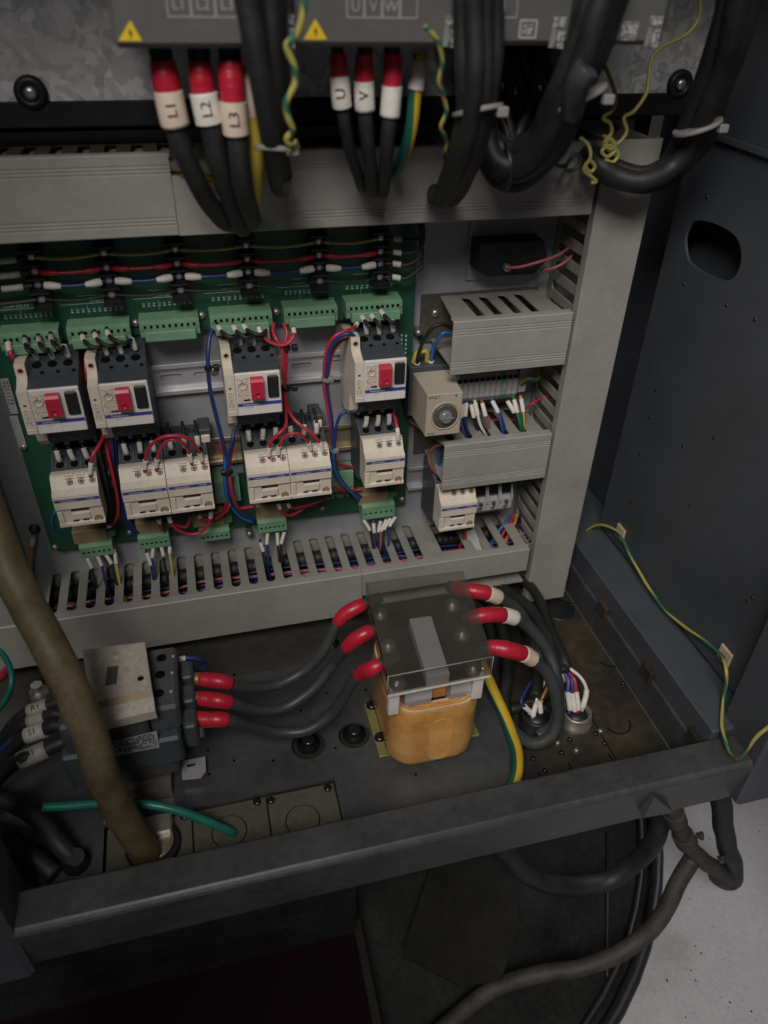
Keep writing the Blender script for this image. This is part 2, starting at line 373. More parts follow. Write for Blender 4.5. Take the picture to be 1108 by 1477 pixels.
def wire(name, label, cat, pts, r, m, group=None, sleeves=(), seg=8, k=7):
    """a wire or cable; sleeves: (part name, material, from, to, radius or (r0,r1))"""
    P = spline(pts, k)
    if r >= 0.0045 and len(P) > 12:      # stiff cables never bend in perfect curves
        sd = Vector((len(label)*1.7, len(pts)*3.1, 5.3)); n_ = len(P)
        P = [p+noise.noise_vector(p*22+sd)*r*0.30*min(1, i/6, (n_-1-i)/6) for i, p in enumerate(P)]
    o = MB().tube(P, [r*(1+0.03*noise.noise(p*60)) for p in P] if r >= 0.0045 else r, seg).build(name, m); tag(o, label, cat, group)
    for nm, mm, a, b, rr in sleeves:
        q = sub(P, a, b)
        if len(q) < 4: q = [q[0].lerp(q[-1], t) for t in (0, .34, .67, 1)] if len(q) < 3 else q
        if isinstance(rr, (list, tuple)): rad = [rr[min(int(i/(len(q)-1)*(len(rr)-1)), len(rr)-2)]*(1-(i/(len(q)-1)*(len(rr)-1))%1 if i < len(q)-1 else 0)+rr[min(int(i/(len(q)-1)*(len(rr)-1)), len(rr)-2)+1]*((i/(len(q)-1)*(len(rr)-1))%1 if i < len(q)-1 else 1) for i in range(len(q))]
        else: rad = rr
        if nm == 'red_boot':
            q2 = [q[0].lerp(q[-1], 0)]; n2 = 22; P2 = []; R2 = []
            for i in range(n2):
                f = i/(n2-1)*(len(q)-1); i0 = min(int(f), len(q)-2); P2.append(q[i0].lerp(q[i0+1], f-i0)); ra = rad[i0]*(1-f+i0)+rad[i0+1]*(f-i0)
                R2.append(ra*(1+0.018*math.sin(i*2.4)+0.03*noise.noise(P2[-1]*300)))
            q, rad = P2, R2
        MB().tube(q, rad, max(seg, 10)).build(nm, mm, o)
    wire.P = P
    return o
def rrect(x0, x1, y0, y1, r, n=4):
    out = []
    for cx, cy, a0 in ((x1-r, y1-r, 0), (x0+r, y1-r, 90), (x0+r, y0+r, 180), (x1-r, y0+r, 270)):
        for i in range(n+1):
            a = math.radians(a0+90*i/n); out.append((cx+r*math.cos(a), cy+r*math.sin(a)))
    return out
def circ(cx, cy, r, n=16): return [(cx+r*math.cos(2*math.pi*i/n), cy+r*math.sin(2*math.pi*i/n)) for i in range(n)]
def screw(par, c, ax, r, m='zinc', name='screw', cross=True):
    c = Vector(c); ax = Vector(ax).normalized()
    o = MB().lathe(c-ax*r*.2, ax, [(r, 0), (r, r*.5), (r*.8, r*.75), (r*.35, r*.85)], 12).build(name, m, par)
    return o
# ================================================================== the cabinet
FL = -0.022      # floor pan
PL = -0.010      # raised floor plate
cab = thing('electrical_cabinet', 'dark grey steel switch cabinet standing open with rusty floor pan and front sill', 'cabinet', (0.1, -0.1, FL))
MB().plate([(-0.5, 0.02), (0.455, 0.02), (0.455, 0.556), (-0.5, 0.556)], [], lambda u, v: (u, 0.0, v), (0, 0.003, 0)).build('mounting_panel', 'panel', cab)
MB().box(-0.52, 0.52, 0.075, 0.085, FL, 0.904).build('back_wall', 'steel_dark', cab)
MB().box(-0.52, -0.51, -0.36, 0.075, FL, 0.904).build('side_wall', 'steel_dark', cab)
MB().box(-0.52, 0.56, -0.42, 0.085, 0.905, 0.915).build('shade_roof', 'steel_dark', cab)  # unseen roof, set low to shade the top of the panel
# side wall on the right with its oblong opening
hole = []
hc = XP(1028, 361, 0.50); a0 = [(988, 350), (990, 335), (998, 322), (1010, 318), (1030, 322), (1052, 333), (1064, 345), (1069, 362), (1068, 382), (1060, 399), (1048, 405), (1030, 400), (1006, 388), (992, 374)]
for px, py in a0:
    q = XP(px, py, 0.50); hole.append((q.y, q.z))
_h = [Vector((a, b, 0)) for a, b in hole]; n_h = len(_h); hole = []
for i in range(n_h):
    a, b, c, d = (_h[(i+k-1) % n_h] for k in range(4))
    for j in range(4):
        u = j/4; p = 0.5*((2*b)+(c-a)*u+(2*a-5*b+4*c-d)*u*u+(3*b-a-3*c+d)*u*u*u); hole.append((p.x, p.y))
sm = MB().plate([(-0.350, 0.064), (-0.036, 0.064), (-0.036, 0.903), (-0.350, 0.903)], [hole], lambda u, v: (0.50, u, v), (0.003, 0, 0)).build('side_wall', 'steel_dark', cab)
MB().box(0.535, 0.545, -0.36, 0.075, -0.03, 0.903).build('outer_skin', 'steel_dark', cab)
for px, py in ((1020, 284), (987, 410), (1048, 440), (1089, 461), (946, 563), (938, 602), (985, 643), (1030, 632), (923, 655), (996, 730), (1085, 862), (1078, 866), (910, 725)):
    q = XP(px, py, 0.50); MB().lathe(q, (-1, 0, 0), [(0.0022, -0.001), (0.0018, 0.0006), (0.0006, 0.0010)], 8).build('dimple', 'black', sm)
# a rib across the wall, high up
MB().prism([(-0.350, XP(1108, 232, 0.5).z), (-0.036, XP(1020, 205, 0.5).z+0.006), (-0.036, XP(1020, 205, 0.5).z+0.010), (-0.350, XP(1108, 232, 0.5).z+0.006)], 0.4955, 0.4998, 'x').build('wall_rib', 'steel_dark', cab)
# front right post, side sill, front sill
MB().box(0.4795, 0.56, -0.413, -0.353, -0.022, 0.904, 0.003).build('corner_post', 'steel_dark', cab)
MB().box(-0.28, -0.203, -0.4135, -0.36, -0.022, 0.904, 0.004).build('corner_post', 'steel_dark', cab)
MB().box(0.4555, 0.534, -0.372, 0.07, FL, 0.056, 0.002).build('side_sill', 'steel_dark', cab)
ss = MB().box(0.4505, 0.455, -0.372, 0.06, FL, 0.024, 0.001).build('sill_flange', 'steel_floor', cab)
for px, py in ((869, 880), (935, 966), (1004, 1060)):
    q = XP(px, py, 0.4505); MB().box(0.4478, 0.4548, q.y-0.010, q.y+0.010, 0.018, 0.036, 0.001).build('clip', 'rust_floor', ss)
for px, py in ((878, 945), (905, 950)): pass
fs = MB().prism([(-0.372, 0.044), (-0.376, 0.049), (-0.4060, 0.0490), (-0.4080, 0.0481), (-0.4100, 0.0462), (-0.4110, 0.0430), (-0.4020, -0.020), (-0.3985, -0.022), (-0.372, -0.022)], -0.2035, 0.478).build('front_sill', 'steel_sill', cab)
# gusset under the sill
g = [YP(945, 1150, -0.414), YP(928, 1180, -0.414), YP(972, 1172, -0.414)]
MB().add([p for p in g]+[p+Vector((0, 0.02, 0)) for p in g], [(0, 1, 2), (5, 4, 3), (0, 3, 4, 1), (1, 4, 5, 2), (2, 5, 3, 0)]).build('gusset', 'steel_dark', fs)
# opened door, hinged at the right post
MB().box(0.566, 0.590, -1.25, -0.425, -0.045, 0.904, 0.003).build('door', 'steel_dark', cab)
MB().box(-0.316, -0.292, -1.00, -0.425, -0.045, 0.904, 0.003).build('door', 'steel_dark', cab)  # unseen left door, added to shade the lower left
# floor pan (rusty) with knock-outs, raised plate with holes and hatch openings
pan = MB().box(-0.51, 0.4505, -0.372, 0.075, FL-0.003, FL).build('floor_pan', 'rust_floor', cab)
def xy(px, py, z): q = ZP(px, py, z); return (q.x, q.y)
hx0, hy0 = -0.068, -0.291
plate_holes = [circ(*xy(445, 1074, PL), 0.0185, 20), circ(*xy(511, 1060, PL), 0.0175, 20)]
hatch = [(-0.150, -0.356), (0.079, -0.356), (0.079, -0.291), (-0.150, -0.291)]
fp = MB().plate([(-0.33, -0.370), (0.268, -0.370), (0.280, -0.250), (0.292, -0.128), (-0.33, -0.128)], plate_holes+[hatch], lambda u, v: (u, v, PL), (0, 0, -0.004)).build('floor_plate', 'steel_floor', cab)
fb = box('floor_plate', 'floor_back', cab, -0.33, 0.295, -0.1265, 0.06, PL-0.006, PL-0.002)
for px, py in ((445, 1074), (511, 1060)):
    c = ZP(px, py, PL-0.012)
    r = 1.0 if py > 1000 else 0.6
    MB().lathe(c, (0, 0, 1), [(0.013*r, 0), (0.013*r, 0.003), (0.008*r, 0.004), (0.008*r, 0.0085), (0.0065*r, 0.0105), (0.003*r, 0.0108)], 16).build('anchor_bolt', 'black_gloss', fp)
MB().lathe(ZP(479, 928, PL-.0018), (0, 0, 1), [(0.0095, 0), (0.0095, .0008), (0.006, .001), (0.006, .005), (0.003, .006)], 14).build('anchor_bolt', 'black_gloss', fb)
for px, py in ((302, 1117), (394, 1097), (434, 1025), (484, 1079), (528, 995), (471, 1000), (338, 973), (300, 1082), (600, 1117), (338, 1097)):
    c = ZP(px, py, PL); MB().lathe(c, (0, 0, 1), [(0.0016, -0.0005), (0.0016, 0.0003), (0.0008, 0.0005)], 8).build('small_hole', 'hole', fp)
# hatch plates under the opening
def hatch_plate(x0, x1, y0, y1, screws, kc, kr):
    h = MB().plate([(x0, y0), (x1, y0), (x1, y1), (x0, y1)], [circ(*kc, kr+0.0011, 26)] if kr else [], lambda u, v: (u, v, PL-0.006), (0, 0, -0.002)).build('hatch_plate', 'olive_plate', cab)
    if kr: MB().cyl((kc[0], kc[1], PL-0.008), (0, 0, 1), kr, 0.0026, 26, 0.0004).build('knock_out', 'olive_plate', h)
    for p in screws: screw(h, (p[0], p[1], PL-0.006), (0, 0, 1), 0.0042, 'black_gloss')
hatch_plate(0.0085, 0.0775, -0.372, -0.2925, [xy(473, 1137, PL-.006), xy(391, 1155, PL-.006)], xy(437, 1183, PL-.006), 0.0165)
hatch_plate(-0.066, 0.0065, -0.372, -0.2925, [xy(371, 1157, PL-.006), xy(266, 1178, PL-.006)], xy(331, 1199, PL-.006), 0.0165)
hatch_plate(-0.148, -0.068, -0.372, -0.2925, [xy(245, 1192, PL-.006)], (-0.1, -0.36), 0)
# marks of the rusty pan: knock-out rings, bolts, seam
for px, py, r in ((880, 945, 0.020), (890, 1043, 0.015), (866, 1098, 0.014), (797, 1105, 0.019)):
    c = ZP(px, py, FL); mbr = MB()
    a0 = random.uniform(3.3, 4.2); pts = [c+Vector((r*math.cos(a0+t*0.22), r*math.sin(a0+t*0.22), 0.0004)) for t in range(14)]
    mbr.tube(pts, 0.0008, 6).build('knock_out_slit', 'hole', pan)
MB().lathe(ZP(806, 880, FL), (0, 0, 1), [(0.021, 0), (0.021, 0.0015), (0.018, 0.0017)], 18).build('grommet', 'black', pan)
for px, py in ((866, 1055), (859, 1059), (822, 1067), (804, 1072), (872, 1073), (831, 1083), (810, 1086), (758, 1078), (769, 1095), (786, 1112), (853, 1031), (850, 1049), (899, 986), (825, 873), (802, 1060)):
    c = ZP(px, py, FL); MB().lathe(c, (0, 0, 1), [(0.0030, 0), (0.0030, 0.002), (0.002, 0.0032), (0.0008, 0.0034)], 10).build('bolt', random.choice(['black_gloss', 'black_gloss', 'zinc_dull']), pan)
MB().box(0.3845, 0.3855, -0.37, -0.05, FL, FL+0.0012).build('seam', 'black', pan)
# ================================================================== cable ducts
def slots_x(xs, y0, y1, hw):
    return [rrect(x-hw, x+hw, y0, y1, hw*0.98, 3) for x in xs]
def duct_lid_h(par, x0, x1, z0, z1, y=-0.085, lip=0.006, ribs=True, z0r=None, name='lid'):
    """snap-on lid of a horizontal duct, fine ribs along both edges"""
    mb = MB(); P = [(y+0.010, z1-0.0015), (y+0.010, z1), (y+0.001, z1), (y, z1-0.001)]
    if ribs:
        for k in range(3): P += [(y, z1-0.008-k*0.0028), (y+0.0006, z1-0.0085-k*0.0028), (y+0.0006, z1-0.0095-k*0.0028), (y, z1-0.0100-k*0.0028)]
        for k in range(3): P += [(y, z0+0.0155-k*0.0028), (y+0.0006, z0+0.0150-k*0.0028), (y+0.0006, z0+0.0140-k*0.0028), (y, z0+0.0135-k*0.0028)]
    P += [(y, z0+0.001), (y+0.001, z0), (y+0.010, z0), (y+0.010, z0+0.0015), (y+0.0025, z0+0.0015), (y+0.0025, z1-0.0015)]
    mb.prism(P, x0, x1); return mb.build(name, 'duct', par)
# bottom duct
d = thing('cable_duct', 'long grey slotted wiring duct running along the bottom of the panel', 'cable duct', (0.05, 0, 0.02), 'grey slotted wiring ducts')
xs = [-0.1973+0.02043*k for k in range(22)]+[0.3105, 0.3315, 0.3525]
big = [(0.2625, -0.010), (0.2935, -0.010), (0.2935, -0.068), (0.2625, -0.068)]
dw = MB().plate([(-0.2185, 0.0), (0.372, 0.0), (0.372, -0.0785), (-0.2185, -0.0785)], slots_x(xs, -0.0755, -0.0035, 0.0054)+[big], lambda u, v: (u, v, 0.0835), (0, 0, -0.0018)).build('slotted_wall', 'duct_inner', d)
MB().box(-0.36, 0.375, -0.079, -0.001, 0.0215, 0.0232).build('lower_wall', 'duct_inner', d)
MB().box(-0.36, 0.375, -0.0035, -0.001, 0.0235, 0.0742).build('base', 'duct_inner', d)
duct_lid_h(d, -0.40, 0.155, 0.0195, 0.0848, y=-0.088, ribs=False)
duct_lid_h(d, 0.1555, 0.372, 0.0485, 0.0848, y=-0.088, ribs=False)
# top duct
d = thing('cable_duct', 'wide ribbed grey wiring duct along the top of the panel under the drives', 'cable duct', (0.05, 0, 0.49), 'grey slotted wiring ducts')
MB().plate([(-0.36, -0.001), (0.372, -0.001), (0.372, -0.079), (-0.36, -0.079)], slots_x([-0.2-0.0215*k for k in range(4)]+[-0.1796+0.0215*k for k in range(25)], -0.074, -0.008, 0.0050), lambda u, v: (u, v, 0.5470), (0, 0, -0.0018)).build('slotted_wall', 'olive_plate', d)  # darker than other duct walls: dirt, and shade from above put into the colour
MB().box(-0.40, 0.374, -0.079, -0.001, 0.4915, 0.4935).build('lower_wall', 'duct_inner', d)
MB().box(-0.40, 0.374, -0.0035, -0.001, 0.494, 0.549).build('base', 'duct_inner', d)
duct_lid_h(d, -0.40, -0.004, 0.489, 0.5525)
duct_lid_h(d, 0.060, 0.376, 0.489, 0.5525)
# the lid between is notched for the motor cables
MB().prism([(-0.0035, 0.489), (0.0595, 0.489), (0.0595, 0.505), (0.02, 0.524), (0.001, 0.536), (-0.0035, 0.536)], -0.085, -0.0825, 'y').build('lid_offcut', 'duct', d)
ORD_ = ['fourth', 'third', 'second', 'first']
# a bundle of yellow insulated wires lying in it, seen through the slots
for i in range(4):
    wire('yellow_wire', f'yellow wire inside the top duct, {ORD_[i]} from the lid', 'wire', [(-0.38, -0.055-0.006*i, 0.531+0.004*(i % 2)), (-0.2, -0.057-0.005*i, 0.533), (-0.05, -0.054-0.006*i, 0.532+0.003*(i % 2)), (0.04, -0.05, 0.525)], 0.0028, 'wire_yellow', 'yellow wires in the top duct')
# right vertical duct
d = thing('cable_duct', 'tall plain grey wiring duct standing upright at the right of the panel', 'cable duct', (0.409, 0, -0.01), 'grey slotted wiring ducts')
zs = [0.03+0.0204*k for k in range(24)]
holes = [rrect(-0.070, -0.010, z-0.0052, z+0.0052, 0.005, 3) for z in zs]
MB().plate([(-0.078, 0.0), (-0.001, 0.0), (-0.001, 0.552), (-0.078, 0.552)], holes, lambda u, v: (0.3855, u, v), (0.0018, 0, 0)).build('slotted_wall', 'duct_inner', d)
MB().plate([(-0.078, 0.0), (-0.001, 0.0), (-0.001, 0.552), (-0.078, 0.552)], holes, lambda u, v: (0.4315, u, v), (0.0018, 0, 0)).build('slotted_wall', 'duct_inner', d)
MB().box(0.3875, 0.4312, -0.0035, -0.001, 0, 0.55).build('base', 'duct_inner', d)
MB().prism([(0.3815, -0.0855), (0.4355, -0.0855), (0.4365, -0.0845), (0.4365, -0.074), (0.435, -0.074), (0.435, -0.083), (0.383, -0.083), (0.383, -0.074), (0.3805, -0.074), (0.3805, -0.0845)], -0.012, 0.5535, 'z').build('lid', 'duct', d)
MB().box(0.3835, 0.3842, -0.0795, -0.0745, 0.30, 0.3007).build('lid_clip', 'duct_inner', d)
# left vertical duct
d = thing('cable_duct', 'upright slotted grey wiring duct at the left edge behind the olive cable', 'cable duct', (-0.25, 0, 0.08), 'grey slotted wiring ducts')
holes = [rrect(-0.068, -0.012, z-0.0052, z+0.0052, 0.005, 3) for z in [0.095+0.0204*k for k in range(18)]]
MB().plate([(-0.078, 0.078), (-0.001, 0.078), (-0.001, 0.47), (-0.078, 0.47)], holes, lambda u, v: (-0.2255, u, v), (-0.0018, 0, 0)).build('slotted_wall', 'duct_inner', d)
MB().box(-0.285, -0.2275, -0.0035, -0.001, 0.08, 0.47).build('base', 'duct_inner', d)
MB().box(-0.288, -0.2235, -0.0855, -0.079, 0.083, 0.47, 0.001).build('lid', 'duct', d)
# two short ducts on the right
def short_duct(label, z0, z1, xl, xw, sl, x1=0.3765):
    d = thing('cable_duct', label, 'cable duct', (0.31, 0, z0), 'grey slotted wiring ducts')
    zt = z1-0.0045
    MB().plate([(xw, -0.001), (x1-0.006, -0.001), (x1-0.002, -0.079), (xl+0.004, -0.079)], [rrect(0, 1, 0, 1, .3) for i in ()]+[[(x-0.0055+dx*0, -0.012) if 0 else p for p in rrect(x-0.0048, x+0.0048, -0.068, -0.010, 0.0047, 3)] for x in sl], lambda u, v: (u, v, zt), (0, 0, -0.0018)).build('slotted_wall', 'duct_inner', d)
    MB().box(xl+0.004, x1-0.006, -0.079, -0.001, z0+0.004, z0+0.0058).build('lower_wall', 'duct_inner', d)
    MB().box(0.2385, x1-0.003, -0.0030, -0.001, z0+0.002, z1-0.002).build('base', 'olive_plate', d)
    duct_lid_h(d, xl, x1, z0, z1)
    return d
sl = [ZP(px, 437, 0.3885).x for px in (677.5, 704, 733.5, 760)]
dU = short_duct('short grey wiring duct with a stained lid above the beige timer', 0.3345, 0.3930, 0.2475, 0.2600, sl)
screw(dU, YP(628, 452, -0.003), (0, -1, 0), 0.0045, 'zinc')
short_duct('short grey wiring duct below the row of grey terminal blocks', 0.1895, 0.2500, 0.2485, 0.2230, [0.262, 0.284, 0.306, 0.328, 0.350])
# ================================================================== rails
def din_rail(label, z0, z1, x0, x1, m, slots):
    d = thing('mounting_rail', label, 'rail', ((x0+x1)/2, 0, z0))
    MB().plate([(x0, z0+0.0052), (x1, z0+0.0052), (x1, z1-0.0052), (x0, z1-0.0052)], slots, lambda u, v: (u, -0.0022, v), (0, 0.0012, 0)).build('web', m, d)
    for a, b in ((z0, z0+0.005), (z1-0.005, z1)):
        q = MB().box(x0, x1, -0.0085, -0.0073, a, b, 0.0004)
        q.box(x0, x1, -0.0072, -0.0010, b-0.0011 if a == z0 else a, b if a == z0 else a+0.0011)
        q.build('lip', m, d)
    return d
xa = [YP(px, 535, -0.002).x for px in (249, 290, 440, 335, 455+38, 205, 175)]
r1 = din_rail('silver slotted rail carrying the four breakers with red buttons', 0.3035, 0.3385, -0.185, 0.20, 'rail', [rrect(x-0.0115, x+0.0115, 0.3185, 0.3245, 0.0029, 3) for x in [-0.17+0.0345*k for k in range(11)]])
screw(r1, YP(309, 535, -0.003), (0, -1, 0), 0.0045, 'zinc_dull')
r2 = din_rail('brassy rail behind the row of small cream contactors', 0.2110, 0.2460, -0.175, 0.20, 'rail_gold', [])
r3 = din_rail('short silver rail end left of the black sided contactor by fuse holders', 0.140, 0.175, 0.232, 0.372, 'rail', [])
# ================================================================== circuit board
pcb = thing('circuit_board', 'green circuit board with green plug connectors and dark barrier strips', 'circuit board', (0.02, 0, 0.122))
board = MB().plate([(-0.194, 0.1225), (0.2285, 0.1225), (0.2285, 0.478), (-0.194, 0.478)], [[(-0.164, 0.198), (0.2035, 0.198), (0.2035, 0.3745), (-0.164, 0.3745)]], lambda u, v: (u, -0.0118, v), (0, 0.0016, 0)).build('board', 'pcb', pcb)
for px, py in ((130, 660+0*3), (110, 796), (187, 768), (465, 733), (580, 720), (595, 605), (604, 480), (360, 770), (196, 466), (399, 450), (291, 455)):
    p = YP(px, py, -0.0118)
    if py in (660,): p = Vector((-0.190, -0.0118, 0.262))
    if py == 796: p = Vector((-0.1895, -0.0118, 0.1275))
    MB().lathe(p, (0, -1, 0), [(0.0042, -0.0105), (0.0042, 0), (0.0036, 0.0022), (0.0015, 0.0030)], 10).build('stand_off_screw', 'zinc_dull', pcb)
# top plug connectors
CONN = [(-0.178, -0.126), (-0.1185, -0.0615), (-0.0525, 0.0035), (0.014, 0.0745), (0.0865, 0.1405), (0.1495, 0.2085)]
for i, (x0, x1) in enumerate(CONN):
    zo = 0.0012*i
    h = MB().prism([(-0.0122, 0.3785+zo), (-0.0122, 0.3945+zo), (-0.030, 0.3935+zo), (-0.0345, 0.3915+zo), (-0.0345, 0.3785+zo)], x0, x1).build('plug_connector', 'conn_green', pcb)
    if True:
        pl = MB().box(x0+0.004, x1-0.004, -0.0430, -0.0348, 0.3762+zo, 0.3862+zo, 0.0008).build('plug', 'conn_green', h)
    n = int((x1-x0-0.006)/0.0051); mb = MB(); mr = MB()
    for k in range(n):
        cx = x0+0.0050+k*(x1-x0-0.010)/(n-1)
        mb.box(cx-0.0012, cx+0.0012, -0.0353, -0.0335, 0.3872+zo, 0.3898+zo)
        mr.box(cx-0.0017, cx+0.0017, -0.0432, -0.0425, 0.3815+zo, 0.3845+zo) if i in (2, 4) and 0 else None
    mb.build('terminal_openings', 'hole', h)
    for cx in (x0+0.002, x1-0.002): MB().cyl((cx, -0.0340, 0.3860+zo), (0, -1, 0), 0.0014, 0.001, 8).build('end_screw', 'zinc_dull', h)
# silk screen print
mb = MB()
def silk(x0, x1, z0, z1): mb.box(x0, x1, -0.01195, -0.0115, z0, z1)
for i, (x0, x1) in enumerate(CONN):
    n = 10
    for k in range(n):
        cx = x0+0.006+k*(x1-x0-0.012)/(n-1); zz = 0.4000+0.0012*i
        silk(cx-0.0013, cx+0.0011, zz, zz+0.0011); silk(cx-0.0009, cx-0.0002, zz+0.0016, zz+0.0040); silk(cx+0.0004, cx+0.0013, zz+0.0024, zz+0.0034)
    silk(x0-0.003, x1-0.008, 0.4085+0.001*i, 0.4089+0.001*i); silk(x1-0.0084, x1-0.008, 0.4085+0.001*i, 0.4165+0.001*i); silk(x0+0.012, x1-0.008, 0.4161+0.001*i, 0.4165+0.001*i)
    silk(x0+0.020, x0+0.0203, 0.399, 0.408)
for z in [0.30+0.005*k for k in range(11)]:
    if abs(z-0.325) > 0.003: silk(0.2145, 0.2165, z, z+0.0025); silk(0.2195, 0.2215, z-0.001, z+0.0015)
tag(mb.build('silk_screen', 'print_pale', pcb), kind='stuff')
text('CHIN', 0.0125, YP(486, 715, -0.0122), (1, 0, 0), (0, 0, 1), 'print_pale', pcb)
text('COM REL', 0.0042, (-0.028, -0.0122, 0.4125), (1, 0, 0), (0, 0, 1), 'print_pale', pcb)
text('COM RELAY', 0.0042, (-0.160, -0.0122, 0.4115), (1, 0, 0), (0, 0, 1), 'print_pale', pcb)
text('COM T', 0.0042, (-0.088, -0.0122, 0.4110), (1, 0, 0), (0, 0, 1), 'print_pale', pcb)
text('MAG 1', 0.0042, (0.036, -0.0122, 0.4140), (1, 0, 0), (0, 0, 1), 'print_pale', pcb)
text('MAG', 0.0042, (0.107, -0.0122, 0.4150), (1, 0, 0), (0, 0, 1), 'print_pale', pcb)
# barrier strips
BX = [-0.134, -0.0725, -0.0096, 0.0552, 0.1245, 0.1860]
ROW = [0.4605, 0.4475, 0.4360, 0.4225]
for i, x in enumerate(BX):
    s = MB().box(x-0.0085, x+0.0085, -0.026, -0.0122, 0.4125, 0.4690, 0.001)
    for z in (0.4135, 0.4290, 0.4418, 0.4540, 0.4665): s.box(x-0.0085, x+0.0085, -0.0335, -0.0255, z-0.0009, z+0.0009)
    s = s.build('barrier_strip', 'black', pcb)
    for z in ROW: screw(s, (x, -0.0262, z), (0, -1, 0), 0.0042, 'zinc', 'terminal_screw')
ORD = ['first', 'second', 'third', 'fourth', 'fifth', 'sixth', 'seventh', 'eighth']
for i in range(5):
    for r, (m, sm_, sr, nm) in enumerate((('wire_brass', 'sleeve_dirty', 0.0017, 'dull yellow'), ('wire_red', 'red_boot', 0.0027, 'red'), ('wire_blue', 'sleeve', 0.0036, 'blue'), ('cable_black', 'cable_black', 0.0014, 'thin black'))):
        a = Vector((BX[i]+0.0035, -0.0295, ROW[r])); b = Vector((BX[i+1]-0.0035, -0.0295, ROW[r]))
        mid = (a+b)/2+Vector((0, -0.004, -0.0015+0.001*random.random()))
        sls = [('sleeve', sm_, 0.003, 0.0175 if r else 0.007, (sr, sr, sr*.62) if r in (1, 2) else sr), ('sleeve', sm_, -0.0175 if r else -0.007, -0.003, (sr*.62, sr, sr) if r in (1, 2) else sr)] if r < 3 else []
        wire('jumper_wire', f'{nm} jumper wire between the {ORD[i]} and {ORD[i+1]} barrier strips from the left', 'wire', [a, a.lerp(mid, .5)+Vector((0, -.0015, 0)), mid, b.lerp(mid, .5)+Vector((0, -.0015, 0)), b], (0.0015, 0.0016, 0.0017, 0.0010)[r], m, 'jumper wires along the barrier strips', sls)
for r in range(4):
    P = [(0.186+0.004, -0.0295, ROW[r]), (0.200, -0.031, ROW[r]), (0.211, -0.034, ROW[r]-0.001), (0.222, -0.036, ROW[r]+0.001+0.002*r), (0.2255+0.002*(r % 2), -0.034, ROW[r]+0.015), (0.224, -0.028, 0.487)]
    wire('feed_wire', f'black wire with white sleeve at {["top", "second", "third", "bottom"][r]} screw of rightmost barrier strip', 'wire', P, 0.0021, 'cable_black', 'feed wires of the barrier strips', [('sleeve', 'sleeve_dirty' if r == 0 else 'sleeve', 0.008, 0.0165, 0.0029)])
    P = [(-0.134-0.004, -0.0295, ROW[r]), (-0.150, -0.031, ROW[r]-0.0005), (-0.172, -0.032, ROW[r]-0.001), (-0.20, -0.030, ROW[r]-0.002)]
    wire('feed_wire', f'dark wire with printed sleeve at {["top", "second", "third", "bottom"][r]} screw of leftmost barrier strip', 'wire', P, 0.0021, 'cable_black', 'feed wires of the barrier strips', [('sleeve', 'sleeve_dirty', 0.008, 0.026, 0.0029)] if r < 3 else [])
# tan relays and green plugs along the lower edge of the board
LOW = [((107, 768), (157, 783), (117, 788), (166, 802)), ((198, 755), (237, 770), (201.5, 775), (247, 790)), ((278.6, 742.5), (325, 759), (289, 768), (333, 779)), ((370, 730.5), (413, 748), (373, 753), (414.5, 767)), ((518, 715), (560, 728), (523, 730.5), (569, 747))]
G = []
for i, (a, b, c, d_) in enumerate(LOW):
    p, q = YP((a[0]+b[0])/2, a[1], -0.030), YP((a[0]+b[0])/2, b[1], -0.030); wd = abs(YP(*b, -0.030).x-YP(a[0], b[1], -0.030).x)/2
    z1, z0 = p.z+0.003, q.z
    tn = MB().box(q.x-wd, q.x+wd, -0.030, -0.0122, z0, z1, 0.0008).build('relay', 'relay_tan', pcb)
    if True:
        p, q = YP((c[0]+d_[0])/2, c[1], -0.035), YP((c[0]+d_[0])/2, d_[1], -0.035); wd = abs(YP(*d_, -0.035).x-YP(c[0], d_[1], -0.035).x)/2
        h = MB().prism([(-0.0122, q.z+0.004), (-0.0122, p.z+0.004), (-0.031, p.z+0.003), (-0.035, p.z), (-0.035, q.z), (-0.018, q.z)], q.x-wd, q.x+wd).build('plug_connector', 'conn_green', pcb)
        MB().box(q.x-wd+0.004, q.x+wd+0.005, -0.026, -0.0123, p.z+0.0045, p.z+0.0125, 0.0006).build('header', 'conn_dark', h)
        mb = MB(); n = 6
        for k in range(n):
            cx = q.x-wd+0.004+k*(2*wd-0.008)/(n-1); mb.box(cx-0.0016, cx+0.0012, -0.0354, -0.0345, (p.z+q.z)/2-0.0010, (p.z+q.z)/2+0.0008)
        mb.build('terminal_openings', 'hole', h)
        G.append((q.x, wd, q.z))
for a, b in (((308, 697), (348, 722)), ((468, 684), (510, 707))):
    p, q = YP(*a, -0.03), YP(*b, -0.03)
    h = MB().prism([(-0.0122, q.z), (-0.0122, p.z+0.003), (-0.026, p.z+0.002), (-0.030, p.z), (-0.030, q.z)], p.x, q.x).build('plug_connector', 'conn_green', pcb)
    mb = MB()
    for k in range(6):
        cx = p.x+0.003+k*(q.x-p.x-0.006)/5; mb.lathe((cx, -0.0301, q.z+0.006), (0, -1, 0), [(0.0015, 0), (0.0012, 0.0006)], 8)
    mb.build('terminal_screws', 'zinc', h)
